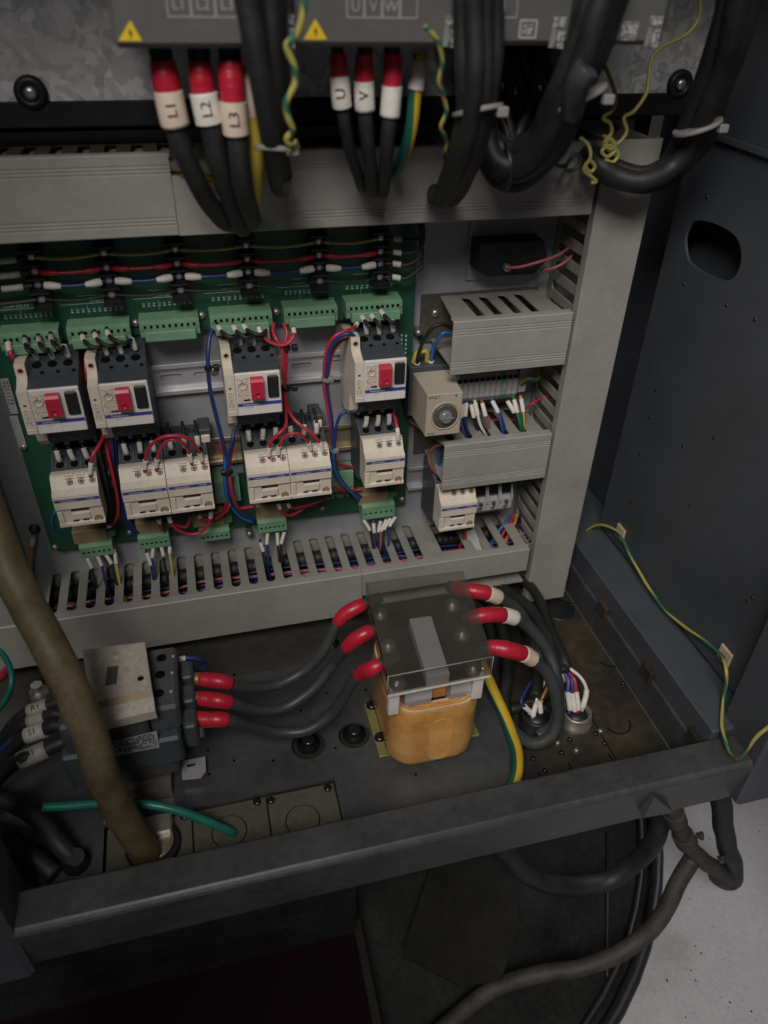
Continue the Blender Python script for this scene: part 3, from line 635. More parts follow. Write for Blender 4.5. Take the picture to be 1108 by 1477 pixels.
# ================================================================== breakers
GVZ = 0.3210
def make_breaker(label, x):
    t = thing('motor_breaker', label, 'breaker', (x, 0, GVZ), 'four motor breakers on the silver rail')
    def W(p): return [(a, b+GVZ) for a, b in p]
    MB().prism(W([(-0.0090, -0.040), (-0.0090, 0.0515), (-0.040, 0.0515), (-0.0620, 0.0440), (-0.0812, 0.0384), (-0.0812, -0.0060), (-0.0620, -0.0160), (-0.0520, -0.0240), (-0.0500, -0.040)]), x-0.0220, x+0.0220).build('body', 'charcoal', t)
    for k in (-1, 0, 1):
        c = Vector((x+k*0.0138-0.001, -0.0510, GVZ+0.0478)); n = Vector((0, -0.323, 0.946))
        MB().lathe(c-n*0.0012, n, [(0.0046, 0), (0.0046, 0.0014), (0.0034, 0.0015)], 12).build('screw_well', 'hole', t)
        c = Vector((x+k*0.0138+0.004, -0.0610, GVZ+0.0445)); MB().lathe(c-n*0.001, n, [(0.0022, 0), (0.0020, 0.0012)], 8).build('vent', 'hole', t)
        text(['1/L1', '3/L2', '5/L3'][k+1], 0.0024, Vector((x+k*0.0138-0.005, -0.0440, GVZ+0.0503))+n*0.0004, (1, 0, 0), (0, 0.946, 0.323), 'print_grey', t)
        text(['2/T1', '4/T2', '6/T3'][k+1], 0.0024, (x+k*0.0138-0.003, -0.0518, GVZ-0.0310), (1, 0, 0), (0, 0, 1), 'print_grey', t)
        MB().box(x+k*0.0138-0.0048, x+k*0.0138+0.0048, -0.0505, -0.0450, GVZ-0.0398, GVZ-0.0358).build('lower_terminal', 'hole', t)
    fp_ = MB().box(x-0.0218, x+0.0218, -0.0850, -0.0814, GVZ-0.0065, GVZ+0.0388, 0.0008).build('front_plate', 'white_plastic', t)
    MB().box(x-0.0203, x-0.0088, -0.0853, -0.0845, GVZ+0.0085, GVZ+0.0340).build('setting_panel', 'dial_print', t)
    MB().lathe((x-0.0148, -0.0853, GVZ+0.0265), (0, -1, 0), [(0.0042, 0), (0.0042, 0.0006), (0.0036, 0.0008), (0.0034, 0.0002), (0.0010, 0.0002)], 16).build('setting_dial', 'dial_print', t)
    MB().box(x-0.0152, x-0.0085, -0.0856, -0.0848, GVZ+0.0098, GVZ+0.0113).build('lock_slot', 'hole', t)
    rb = MB().prism([(-0.0848, GVZ+0.0125), (-0.0848, GVZ+0.0350), (-0.0915, GVZ+0.0350), (-0.0935, GVZ+0.0325), (-0.0935, GVZ+0.0150), (-0.0915, GVZ+0.0125)], x-0.0076, x+0.0047).build('stop_button', 'red_button', t)
    MB().lathe((x-0.0015, -0.0935, GVZ+0.0190), (0, -1, 0), [(0.0032, 0), (0.0032, 0.0003), (0.0026, 0.0003), (0.0026, 0.00005), (0.0003, 0.00005)], 14).build('button_mark', 'red_button', rb)
    MB().box(x+0.0088, x+0.0196, -0.0880, -0.0848, GVZ+0.0118, GVZ+0.0352, 0.0012).build('start_button', 'black', t)
    MB().box(x+0.0093, x+0.0191, -0.0854, -0.0849, GVZ+0.0354, GVZ+0.0372).build('button_print', 'dial_print', t)
    MB().box(x-0.0212, x+0.0213, -0.0853, -0.0849, GVZ+0.0038, GVZ+0.0074).build('brand_stripe', 'blue_print', t)
    text('Telemecanique', 0.0026, (x-0.0085, -0.0855, GVZ+0.0056), (1, 0, 0), (0, 0, 1), 'print_white', t)
    text('GV2ME', 0.0024, (x-0.010, -0.0853, GVZ+0.0022), (1, 0, 0), (0, 0, 1), 'print_grey', t)
    MB().box(x-0.00015, x+0.00015, -0.0852, -0.0845, GVZ-0.0064, GVZ+0.0040).build('seam', 'dial_print', t)
    # slim auxiliary contact on the left
    ax = MB().prism(W([(-0.0100, -0.0400), (-0.0100, 0.0480), (-0.0520, 0.0560), (-0.0650, 0.0560), (-0.0665, 0.0440), (-0.0740, 0.0400), (-0.0845, 0.0375), (-0.0850, -0.0055), (-0.0830, -0.0070), (-0.0600, -0.0075), (-0.0550, -0.030), (-0.0450, -0.0400)]), x-0.0314, x-0.0222).build('auxiliary_contact', 'cream', t)
    MB().lathe((x-0.0268, -0.0660, GVZ+0.0500), (0, -1, 0), [(0.0026, 0), (0.0026, 0.0005), (0.0020, 0.0003), (0.0020, -0.001)], 12).build('screw', 'copper', ax)
    MB().lathe((x-0.0268, -0.0655, GVZ+0.0500), (0, -1, 0), [(0.0015, 0), (0.0015, 0.0006)], 10).build('screw_slot', 'hole', ax)
    MB().box(x-0.0284, x-0.0258, -0.0851, -0.0846, GVZ+0.0235, GVZ+0.0248).build('indicator', 'hole', ax)
    MB().box(x-0.0308, x-0.0232, -0.0856, -0.0846, GVZ-0.0018, GVZ-0.0012).build('clip_edge', 'white_plastic', ax)
    MB().box(x-0.0300, x-0.0240, -0.0851, -0.0846, GVZ+0.0035, GVZ+0.0200).build('print', 'dial_print', ax)
    return t
bl = ['motor breaker with red stop button at the far left of the silver rail', 'second motor breaker from the left, above the left pair of contactors', 'third motor breaker from the left, beside the red wire bundle', 'rightmost motor breaker on the silver rail next to the beige timer']
GX = [-0.1335, -0.0725, 0.0512, 0.1790]
b0 = make_breaker(bl[0], GX[0])
for i in (1, 2, 3): copy_tree(b0, (GX[i], 0, GVZ-(0.0004, 0.0004, 0.002, 0.0008)[i]), bl[i])
# ================================================================== small contactors
CZ = 0.2285
def make_contactor(label, x, cz, group):
    t = thing('contactor', label, 'contactor', (x, 0, cz), group)
    W = lambda p: [(a, b+cz) for a, b in p]
    w2 = 0.0222
    MB().prism(W([(-0.0090, -0.0385), (-0.0090, 0.0385), (-0.0330, 0.0385), (-0.0430, 0.0330), (-0.0560, 0.0265), (-0.0575, 0.0200), (-0.0575, -0.0300), (-0.0400, -0.0385)]), x-w2, x+w2).build('base', 'charcoal', t)
    for k in (-1.5, -0.5, 0.5, 1.5):
        MB().prism(W([(-0.0320, 0.0390), (-0.0445, 0.0342), (-0.0585, 0.0270), (-0.0585, 0.0230), (-0.0320, 0.0350)]), x+k*0.0140-0.0007, x+k*0.0140+0.0007).build('divider', 'dust_charcoal', t)
    for k in (-1, 0, 1):
        n = Vector((0, -0.55, 0.84)).normalized()
        c = Vector((x+k*0.0138, -0.0500, cz+0.0298))
        MB().lathe(c-n*0.001, n, [(0.0040, 0), (0.0040, 0.0012), (0.0030, 0.0013)], 12).build('screw_well', 'hole', t)
        MB().lathe(Vector((x+k*0.0138+0.004, -0.0395, cz+0.0360)), n, [(0.0016, -0.001), (0.0013, 0.0010)], 8).build('terminal_screw', 'zinc', t)
        MB().box(x+k*0.0138-0.003, x+k*0.0138+0.003, -0.0520, -0.0420, cz-0.0352, cz-0.0312).build('lower_terminal', 'zinc_dull', t)
    cv = MB().prism(W([(-0.0577, -0.0235), (-0.0577, 0.0275), (-0.0655, 0.0292), (-0.0690, 0.0292), (-0.0708, 0.0280), (-0.0775, 0.0175), (-0.0798, 0.0165), (-0.0840, 0.0145), (-0.0845, 0.0135), (-0.0845, -0.0020), (-0.0815, -0.0026), (-0.0815, -0.0200), (-0.0838, -0.0210), (-0.0838, -0.0240), (-0.0800, -0.0248)]), x-w2, x+w2).build('front_cover', 'cream', t)
    sn = Vector((0, -0.843, 0.538))
    for k, dx in enumerate((-0.0040, 0.0068, 0.0176)):
        c = Vector((x+dx, -0.0740, cz+0.0230))
        MB().lathe(c-sn*0.0008, sn, [(0.0031, 0), (0.0031, 0.00095), (0.0024, 0.0010), (0.0022, 0.0006)], 14).build('coil_screw_well', 'hole', cv)
        MB().lathe(c-sn*0.0002, sn, [(0.0019, 0), (0.0015, 0.0009)], 10).build('coil_screw', 'core', cv)
        MB().box(x+dx-0.0042, x+dx+0.0042, -0.0712, -0.0670, cz+0.0270, cz+0.0302, 0.0005).build('coil_tab', 'cream', cv)
        MB().box(x+dx-0.0042, x+dx+0.0042, -0.0722, -0.0712, cz+0.0256, cz+0.0264).build('tab_shadow_gap', 'hole', cv)
    MB().box(x-0.0212, x+0.0218, -0.0848, -0.0844, cz+0.0068, cz+0.0101).build('brand_stripe', 'blue_print', cv)
    text('Telemecanique', 0.0025, (x-0.0080, -0.0850, cz+0.0084), (1, 0, 0), (0, 0, 1), 'print_white', cv)
    text('LC1D09', 0.0022, (x+0.0130, -0.0850, cz+0.0084), (1, 0, 0), (0, 0, 1), 'print_white', cv)
    MB().box(x-0.0085, x+0.0095, -0.0819, -0.0805, cz-0.0070, cz-0.0034).build('window', 'core', cv)
    MB().box(x-0.0080, x+0.0092, -0.0835, -0.0810, cz-0.0165, cz-0.0085, 0.0005).build('marker_clip', 'cream', cv)
    MB().box(x-0.0215, x-0.0165, -0.0832, -0.0810, cz-0.0205, cz-0.0050, 0.0005).build('side_rib', 'cream', cv)
    MB().lathe((x+0.0160, -0.0815, cz-0.0185), (0, -1, 0), [(0.0042, 0), (0.0042, 0.0016), (0.0033, 0.0018), (0.0031, 0.0010)], 14).build('foot_screw', 'relay_tan', cv)
    for dx in (-0.006, 0.004): MB().box(x+dx-0.003, x+dx+0.003, -0.0820, -0.0810, cz-0.0195, cz-0.0183).build('slot', 'hole', cv)
    return t
CL = [(-0.1385, CZ, 'lone cream contactor at the far left of the brassy rail'), (-0.0727, CZ, 'left contactor of the pair joined by two red loops'), (-0.0275, CZ, 'right contactor of the pair joined by two red loops'), (0.0540, CZ, 'left contactor of the pair with one red loop'), (0.0990, CZ, 'right contactor of the pair with one red loop, beside blue bundle'), (0.1810, CZ+0.002, 'lone cream contactor under the rightmost breaker'), (0.2725, 0.1535, 'cream contactor beside the grey fuse holders at lower right')]
c0 = make_contactor(CL[0][2], CL[0][0], CZ, 'small cream contactors')
for x, z, l in CL[1:]: copy_tree(c0, (x, 0, z), l)
CN = ['leftmost contactor', 'second contactor', 'third contactor', 'fourth contactor', 'fifth contactor', 'sixth contactor']
for i, (x, z, l) in enumerate(CL[:6]):
    for k in (-1, 0, 1):
        xx = x+k*0.0138; lean = random.uniform(-0.002, 0.002)
        P = [(xx, -0.0430, z+0.0300), (xx+lean*.4, -0.0475, z+0.0360), (xx+lean, -0.0478, z+0.0450), (xx+lean*1.6, -0.0420, z+0.0500), (xx+lean, -0.030, z+0.0540)]
        bw_ = wire('breaker_wire', f'{["left", "middle", "right"][k+1]} white sleeved wire in the top of the {CN[i]} from the left', 'wire', P, 0.0018, 'cable_black', 'white sleeved wires above the contactors', [('sleeve', 'sleeve' if (i, k) != (2, 0) else 'sleeve_dirty', 0.003, 0.0175, 0.0028)])
        if i == 3: text(['71', '54', '74'][k+1], 0.0052, (xx+lean*.7, -0.0508, z+0.0400), (0, 0, -1), (1, 0, 0), 'print_black', bw_)
# ================================================================== wires on the panel
def PY(*pts): return [YP(px, py, y) for px, py, y in pts]
SG = 'short black jumpers from the green plugs to the breakers'
BN = ['far left breaker', 'second breaker', 'third breaker', 'rightmost breaker']
for i, (cs, gs) in enumerate(((((37, 495), (57, 493), (75, 490)), ((50.5, 512), (73.6, 511), (96, 508))), (((121, 490), (139, 487), (157, 483)), ((152, 505), (173, 503), (193, 498))), (((318, 476), (340, 476), (355, 474)), ((346, 491), (365.5, 491), (386, 484))), (((525, 461), (539, 459), (553, 453)), ((529, 475), (547.4, 475), (567, 472))))):
    for k in range(3):
        a = YP(*cs[k], -0.047); g = YP(*gs[k], -0.046)
        P = [a+Vector((-0.002, 0.012, 0.002)), a+Vector((0, -0.001, 0)), a.lerp(g, 0.3)+Vector((0.001, -0.010, 0.001)), a.lerp(g, 0.65)+Vector((0.002, -0.010, 0.003)), g+Vector((-0.001, -0.001, 0.006)), g+Vector((0.0005, 0.001, -0.003)), g+Vector((0.001, 0.004, -0.009))]
        wire('breaker_jumper', f'{["left", "middle", "right"][k]} black jumper with white sleeves into the top of the {BN[i]}', 'wire', P, 0.0020, 'cable_black', SG, [('sleeve', 'sleeve_dirty' if i == 0 else 'sleeve', 0.006, 0.0145, 0.0027), ('sleeve', 'sleeve_dirty' if (i == 0 and k < 2) or i == 2 else 'sleeve', -0.0165, -0.005, 0.0027)])
RG = 'red control wires on the panel'; BG = 'blue control wires on the panel'
SL = lambda a, b, r=0.0024, m='sleeve': ('sleeve', m, a, b, r)
R_ = 0.00185
wire('red_wire', 'larger red loop arching over the left contactor pair', 'wire', PY((209, 681, -.073), (209.5, 668, -.073), (214, 648, -.078), (229, 633, -.084), (248, 628.5, -.086), (268, 631, -.084), (282, 643, -.078), (289, 656, -.073), (293, 669, -.071)), R_, 'wire_red', RG, [SL(.004, .015), SL(-.015, -.004)])
wire('red_wire', 'smaller inner red loop over the left contactor pair', 'wire', PY((226, 679, -.073), (226, 665, -.073), (230, 650, -.078), (240, 637, -.082), (252, 634, -.083), (265, 640, -.080), (272, 652, -.074), (277, 670, -.071)), R_, 'wire_red', RG, [SL(.004, .015), SL(-.015, -.004)])
wire('red_wire', 'red loop arching over the right contactor pair', 'wire', PY((402, 660, -.072), (402, 646, -.073), (408, 633, -.078), (420, 625.5, -.082), (433, 627, -.081), (444, 637, -.075), (450, 652, -.071)), R_, 'wire_red', RG, [SL(.004, .015), SL(-.015, -.004)])
wire('red_wire', 'red wire from the right bundle down to the left contactor of the one-loop pair', 'wire', PY((388, 662, -.072), (388.5, 648, -.073), (393, 634, -.076), (404, 624, -.078), (412, 615, -.072), (413, 600, -.062), (410, 570, -.055), (410, 530, -.055), (411, 500, -.05), (414, 480, -.045), (409, 466, -.038)), R_, 'wire_red', RG, [SL(.004, .015)])
wire('red_wire', 'red wire curving right from the red bundle to the fifth contactor', 'wire', PY((465, 655, -.071), (463, 642, -.072), (452, 627, -.072), (436, 615, -.068), (424, 604, -.062), (415, 588, -.057), (411, 560, -.055), (413, 525, -.053), (414, 500, -.05), (420, 485, -.048)), R_, 'wire_red', RG, [SL(.004, .016)])
wire('red_wire', 'red wire hanging in a U between two green plugs above the silver rail', 'wire', PY((373, 470, -.044), (376, 480, -.05), (387, 492, -.054), (403, 498, -.056), (416, 495, -.055), (424, 484, -.052), (423, 471, -.044)), R_, 'wire_red', RG, [SL(.002, .008), SL(-.008, -.002)])
wire('red_wire', 'short red wire dropping into the red bundle from the fourth green plug', 'wire', PY((395, 466, -.038), (394, 478, -.045), (399, 490, -.052), (408, 505, -.054), (409, 540, -.056), (412, 580, -.058), (413, 605, -.064)), R_, 'wire_red', RG)
wire('red_wire', 'red wire with sleeve rising from the leftmost contactor', 'wire', PY((131, 688, -.072), (131, 674, -.072), (134, 657, -.07), (143, 642, -.062), (149, 628, -.05), (148, 612, -.045)), R_, 'wire_red', RG, [SL(.004, .017)])
wire('red_wire', 'red wire with sleeve entering the rightmost lone contactor', 'wire', PY((574.5, 637, -.071), (574, 624, -.071), (571, 607, -.062), (568, 597, -.05), (565, 588, -.04)), R_, 'wire_red', RG, [SL(.003, .0165)])
# between the leftmost contactor and the left pair
wire('red_wire', 'red wire descending between the leftmost contactor and the left pair', 'wire', PY((148, 612, -.04), (151, 632, -.045), (157, 660, -.05), (164, 690, -.052), (170, 720, -.05), (170, 742, -.046), (163, 756, -.044), (153, 760, -.045)), R_, 'wire_red', RG, [SL(-.006, -.001)])
wire('red_wire', 'second red wire beside the blue wires left of the left pair', 'wire', PY((152, 618, -.036), (160, 650, -.042), (168, 690, -.044), (171, 725, -.042), (173, 748, -.038)), 0.0016, 'wire_red', RG)
wire('blue_wire', 'dark blue wire running down left of the left pair', 'wire', PY((160, 618, -.035), (162, 650, -.042), (167, 700, -.045), (176, 740, -.04), (188, 762, -.032), (196, 770, -.03)), 0.0021, 'wire_blue', BG)
wire('blue_wire', 'blue wire beside it curling to the second tan relay', 'wire', PY((165, 618, -.033), (167, 660, -.038), (171, 705, -.042), (183, 745, -.04), (194, 765, -.033), (199, 768, -.03)), 0.0021, 'wire_blue', BG)
wire('black_wire', 'black wire pressed against the right side of the leftmost contactor', 'wire', PY((140, 640, -.045), (146, 665, -.05), (154, 700, -.052), (160, 735, -.048), (158, 750, -.04)), 0.0020, 'cable_black')
wire('blue_wire', 'light blue wire hooking under the leftmost contactor at its left', 'wire', PY((79, 738, -.05), (76, 752, -.044), (80, 765, -.036), (89, 773, -.03), (97, 776, -.026)), 0.0017, 'wire_lightblue', BG)
wire('red_wire', 'red wire peeking out left of the far left breaker', 'wire', PY((12, 493, -.04), (13, 503, -.046), (18, 514, -.05), (26, 524, -.048)), 0.0022, 'wire_red', RG, [SL(.001, .010, .0028)])
wire('red_wire', 'dark red wire left of the second breaker auxiliary block', 'wire', PY((124, 505, -.03), (123, 530, -.04), (125, 550, -.045)), 0.0015, 'wire_red', RG)
# blue bundle between the pairs
wire('blue_wire', 'dark blue wire dropping from the fourth green plug past the silver rail', 'wire', PY((306, 475, -.035), (302, 490, -.042), (300, 520, -.05), (303, 560, -.05), (312, 600, -.048), (322, 640, -.046), (328, 672, -.045), (331, 700, -.045), (340, 728, -.042), (355, 743, -.036), (366, 750, -.03)), 0.0022, 'wire_blue', BG)
wire('blue_wire', 'blue wire from the third breaker joining the blue bundle', 'wire', PY((338, 620, -.04), (335, 635, -.046), (330, 660, -.048), (328, 690, -.048), (333, 715, -.046), (346, 738, -.04), (362, 748, -.03)), 0.0021, 'wire_blue', BG)
wire('blue_wire', 'blue wire at the left of the bundle tied beside the fourth contactor', 'wire', PY((321, 640, -.042), (325, 668, -.046), (325, 700, -.047), (330, 725, -.044), (348, 746, -.036), (366, 753, -.03)), 0.0020, 'wire_lightblue', BG)
wire('red_wire', 'red wire inside the blue bundle left of the fourth contactor', 'wire', PY((337, 624, -.038), (336, 645, -.044), (331, 672, -.046), (333, 700, -.05), (338, 720, -.048), (345, 733, -.042), (358, 733, -.04), (368, 730, -.042)), R_, 'wire_red', RG)
wire('red_wire', 'red wire at the outside of the blue bundle near the brassy rail', 'wire', PY((318, 634, -.04), (323, 655, -.045), (330, 690, -.044), (331, 712, -.042), (320, 740, -.038), (308, 746, -.042), (291, 750, -.04)), R_, 'wire_red', RG, [SL(.052, .060)])
# right bundle
wire('red_wire', 'red wire arching left of the rightmost breaker', 'wire', PY((516, 466, -.044), (510, 473, -.052), (497, 478, -.055), (482, 486, -.056), (472, 503, -.054), (468, 530, -.052), (468, 560, -.05), (474, 595, -.048), (479, 630, -.046), (481, 650, -.046), (486, 668, -.042), (498, 672, -.034), (511, 675, -.028)), R_, 'wire_red', RG, [SL(.001, .006, .0025)])
wire('blue_wire', 'blue wire arching left of the rightmost breaker and down to the lower plugs', 'wire', PY((512, 486, -.06), (503, 481, -.062), (489, 487, -.06), (477, 503, -.056), (472, 530, -.054), (471, 560, -.05), (477, 600, -.048), (481, 640, -.047), (484, 675, -.046), (494, 697, -.044), (508, 710, -.038), (520, 716, -.032)), 0.0021, 'wire_blue', BG)
wire('red_wire', 'second red wire of the bundle tied left of the rightmost breaker', 'wire', PY((509, 488, -.05), (494, 491, -.052), (482, 505, -.05), (475, 530, -.05), (473, 560, -.048), (478, 600, -.046), (482, 645, -.044), (485, 676, -.044), (490, 692, -.04)), R_, 'wire_red', RG)
wire('blue_wire', 'blue wire leaving the rightmost breaker at its lower left corner', 'wire', PY((511, 596, -.045), (502, 593, -.047), (492, 598, -.048), (486, 612, -.048), (483, 635, -.047), (482, 660, -.049), (488, 685, -.048), (500, 702, -.042), (515, 718, -.032)), 0.0019, 'wire_blue', BG)
wire('blue_wire', 'light blue wire at the front of the bundle under the brassy rail', 'wire', PY((481, 648, -.05), (482, 672, -.052), (490, 692, -.05), (503, 706, -.044), (517, 720, -.034)), 0.0019, 'wire_lightblue', BG)
# under the contactors
wire('red_wire', 'red wire hanging in a deep U below the left contactor pair', 'wire', PY((243, 743, -.055), (246, 752, -.056), (256, 764, -.055), (272, 770.5, -.054), (289, 768, -.054), (300, 757, -.055), (304, 745, -.056), (304, 736, -.055)), R_, 'wire_red', RG, [SL(.001, .0095, .0026), SL(-.0095, -.001, .0026)])
wire('red_wire', 'shallower red wire behind the deep U below the left pair', 'wire', PY((248, 752, -.045), (257, 758, -.045), (268, 760, -.044), (273, 752, -.044), (274, 744, -.046)), R_, 'wire_red', RG)
wire('red_wire', 'red wire from the third contactor foot to the blue bundle', 'wire', PY((285, 742, -.047), (292, 748, -.046), (304, 750, -.046), (318, 744, -.046), (328, 735, -.048), (331, 728, -.05)), R_, 'wire_red', RG, [SL(.001, .006)])
wire('red_wire', 'short red wire end below the second contactor', 'wire', PY((229, 748, -.05), (231, 757, -.048), (234, 764, -.042)), 0.0023, 'wire_red', RG, [SL(0, .007, .0026)])
wire('red_wire', 'red wire looping under the fourth contactor in front of the tan relay', 'wire', PY((401, 726, -.05), (404, 733, -.052), (410, 741, -.05), (420, 743, -.046), (431, 738, -.042), (440, 731, -.04)), R_, 'wire_red', RG, [SL(0, .007, .0025)])
wire('red_wire', 'red wire running right below the fifth contactor', 'wire', PY((414, 725, -.05), (419, 732, -.05), (430, 732, -.048), (447, 728, -.045), (464, 721, -.044), (472, 716, -.045)), R_, 'wire_red', RG, [SL(0, .007, .0025)])
wire('red_wire', 'red wire lying on the board right of the fifth contactor', 'wire', PY((480, 702, -.045), (492, 706, -.04), (503, 708, -.034), (512, 707, -.03), (521, 706, -.03)), R_, 'wire_red', RG)
wire('red_wire', 'short red wire entering the fourth contactor from the left', 'wire', PY((349, 733, -.044), (357, 732, -.046), (367, 730, -.048)), R_, 'wire_red', RG)
# cable ties
def tie(label, px, py, y, r, m, lug=(0.008, 0, 0)):
    p = YP(px, py, y); o = MB().lathe(p-Vector((0, 0, 0.0018)), (0.1, 0, 1), [(r, 0), (r*1.04, 0.0008), (r*1.04, 0.0028), (r, 0.0036)], 14)
    d_ = Vector(lug); o.box(p.x+d_.x-0.003, p.x+d_.x+0.003, p.y-0.003-r*0.2, p.y+0.003-r*0.2, p.z-0.003, p.z+0.003, 0.0008)
    tag(o.build('cable_tie', m), label, 'cable tie', 'cable ties round the wire bundles')
tie('black cable tie on the blue wire at the left of the silver rail', 300, 531, -.05, .0036, 'black')
tie('black cable tie high on the red bundle', 412, 502, -.052, .0048, 'black', (0.009, 0, 0))
tie('black cable tie low on the red bundle', 412, 560, -.056, .0048, 'black', (0.009, 0, 0.001))
tie('white cable tie on the bundle left of the rightmost breaker', 471, 547, -.051, .0052, 'tie_white', (0.004, -.003, 0))
tie('white cable tie on the bundle beside the brassy rail', 482, 649, -.0475, .0056, 'tie_white', (0.002, -.005, 0))
tie('black cable tie on the blue bundle below the brassy rail', 328, 680, -.047, .0058, 'black', (-0.004, 0, 0))
# white cap and black lead on the pairs
for px, py, l in ((295, 627, 'small white capped block at the top right of the left contactor pair'), (457, 606, 'small white capped block at the top right of the right contactor pair')):
    p = YP(px, py, -.04); t = thing('interlock_block', l, 'block', p, 'white capped blocks on the contactor pairs')
    MB().box(p.x-0.006, p.x+0.007, -0.040, -0.012, p.z-0.012, p.z+0.006, 0.001).build('body', 'charcoal', t)
    MB().box(p.x-0.004, p.x+0.0055, -0.0440, -0.0402, p.z-0.008, p.z+0.001, 0.001).build('cap', 'cream', t)
    a = Vector((p.x-0.004, -0.035, p.z+0.004))
    wire('black_wire', 'thin black lead curving along the top of the ' + ('left' if px < 400 else 'right') + ' contactor pair', 'wire', [a, a+Vector((-0.02, 0.004, 0.003)), a+Vector((-0.04, 0.006, -0.002)), a+Vector((-0.055, 0.004, -0.008))], 0.0013, 'cable_black')
# leads under the lower plugs going into the duct
def lead(label, px, py, l, dx, m, tail, y=-0.032):
    """sleeve hanging from a plug, then the wire bends back down into the duct"""
    a = YP(px, py, y); b = YP(px+dx, py+l, y-0.004); e = Vector((b.x+(b.x-a.x)*0.6, -0.040, 0.070))
    P = [a+Vector((0, 0.003, 0.004)), a, b, b.lerp(e, 0.5)+Vector((0, -0.004, 0)), e, e+Vector((0.003, 0, -0.02))]
    q = (b-a).length
    wire('lead', label, 'wire', P, 0.0015, m, 'sleeved leads hanging below the board', [('sleeve', 'sleeve', 0.0045, 0.0045+q*1.0, 0.0022)])
LN = [('first', ((126, 805, 15, 7, 'cable_black'), (141, 802, 15, 6, 'wire_blue'), (153, 800, 14, 8, 'cable_black'), (166, 798, 16, 2, 'wire_yellow'))), ('second', ((212, 798, 18, 6, 'cable_black'), (221, 791, 14, -1, 'wire_blue'), (233, 789, 14, 3, 'cable_black'), (245, 789, 10, 0, 'wire_yellow'))), ('fourth', ((376, 783, 13, 4, 'cable_black'), (386, 770, 16, -1, 'wire_blue'), (400, 769, 18, 1, 'cable_black'), (410, 768, 17, -4, 'cable_black'))), ('fifth', ((525, 750, 16, 9, 'cable_black'), (539, 755, 14, 1, 'wire_blue'), (549, 752, 16, -3, 'cable_black'), (557, 750, 17, -7, 'wire_brown'), (563, 748, 17, -9, 'cable_black'), (570, 746, 14, -8, 'wire_blue')))]
CW = {'cable_black': 'black', 'wire_blue': 'blue', 'wire_yellow': 'yellow', 'wire_brown': 'brown'}
for n_, ls in LN:
    for k, (px, py, l, dx, m) in enumerate(ls):
        lead(f'{CW[m]} sleeved lead, number {k+1} from the left under the {n_} green plug' if False else f'{CW[m]} sleeved lead, {ORD[k]} from the left under the {n_} lower green plug', px, py, l, dx, m, 0)
# wires lying in the bottom duct
DM = ['wire_blue', 'wire_pink', 'wire_violet', 'wire_brass', 'cable_black', 'wire_sleeve_grey']
DC = ['blue', 'pink', 'violet', 'yellow', 'thin black', 'grey']
for i, (y, z, r, nm_) in enumerate(((-0.017, .037, .0105, 'lower rear'), (-0.039, .037, .0108, 'middle'), (-0.061, .036, .0100, 'front'), (-0.0155, .0595, .0100, 'upper rear'))):
    P = spline([(-0.215 if i == 3 else -0.24, y, z), (-0.15, y+.002, z-.001), (-0.05, y-.001, z+.001), (0.05, y+.002, z-.001), (0.15, y-.002, z+.001), (0.25, y+.001, z-.001), (0.37, y, z-.001)], 60)
    o = MB().tube(P, [r*(1.0 if (k//2) % 2 else 0.93) for k in range(len(P))], 12).build('corrugated_conduit', 'cable_black'); tag(o, f'black corrugated conduit inside the bottom duct, the {nm_} one', 'conduit', 'black conduits in the bottom duct')
for i, (m, c) in enumerate(zip(DM, DC)):
    z = 0.0515+0.0015*(i % 3)+random.uniform(0, 0.004); y = -0.029-0.0065*i
    P = [(-0.235, y-0.004, z+0.004), (-0.19, y, z)]+[(-0.15+0.06*k, y+random.uniform(-0.008, 0.008), z+random.uniform(-0.003, 0.006)) for k in range(8)]+[(0.34, y, z), (0.40, y*0.9, z+0.01)]
    wire('duct_wire', f'{c} wire lying along inside the bottom duct', 'wire', P, 0.0016 if i % 2 else 0.0013, m, 'wires inside the bottom duct')
# earth lead and stud at the left of the panel
st = YP(50, 762, -0.001); t = thing('earth_stud', 'dark earth stud with nut on the grey panel left of the board', 'stud', st)
MB().lathe(st, (0, -1, 0), [(0.006, 0), (0.006, 0.0015), (0.0042, 0.0018), (0.0042, 0.006), (0.0022, 0.0065), (0.0022, 0.010)], 12).build('nut', 'core', t)
wire('earth_wire', 'yellow earth wire with a lug hanging from the stud left of the board', 'wire', PY((49, 768, -.008), (48, 776, -.009), (45, 795, -.012), (42, 815, -.016), (41, 830, -.02), (44, 845, -.03)), 0.0019, 'wire_orange', None, [('lug', 'zinc', 0, 0.006, 0.0028), ('sleeve', 'sleeve', 0.006, 0.0165, 0.0027)])
# label strips on the panel
for (ct, cb2), txt, l in ((((1, 547), (21, 597)), '0211173', 'printed grey label strip on the board edge beside the far left breaker'), (((21.5, 600), (33.5, 646)), None, 'blank grey label strip below the printed one at the far left')):
    p, q = YP(*ct, -0.0136), YP(*cb2, -0.0136)
    o = MB().box(q.x-0.0039, q.x+0.0039, -0.0136, -0.0124, q.z, p.z).build('label_strip', 'block_grey'); tag(o, l, 'label')
    if txt: text(txt, 0.0075, (q.x, -0.0138, (p.z+q.z)/2+0.004), (0, 0, -1), (1, 0, 0), 'print_black', o)
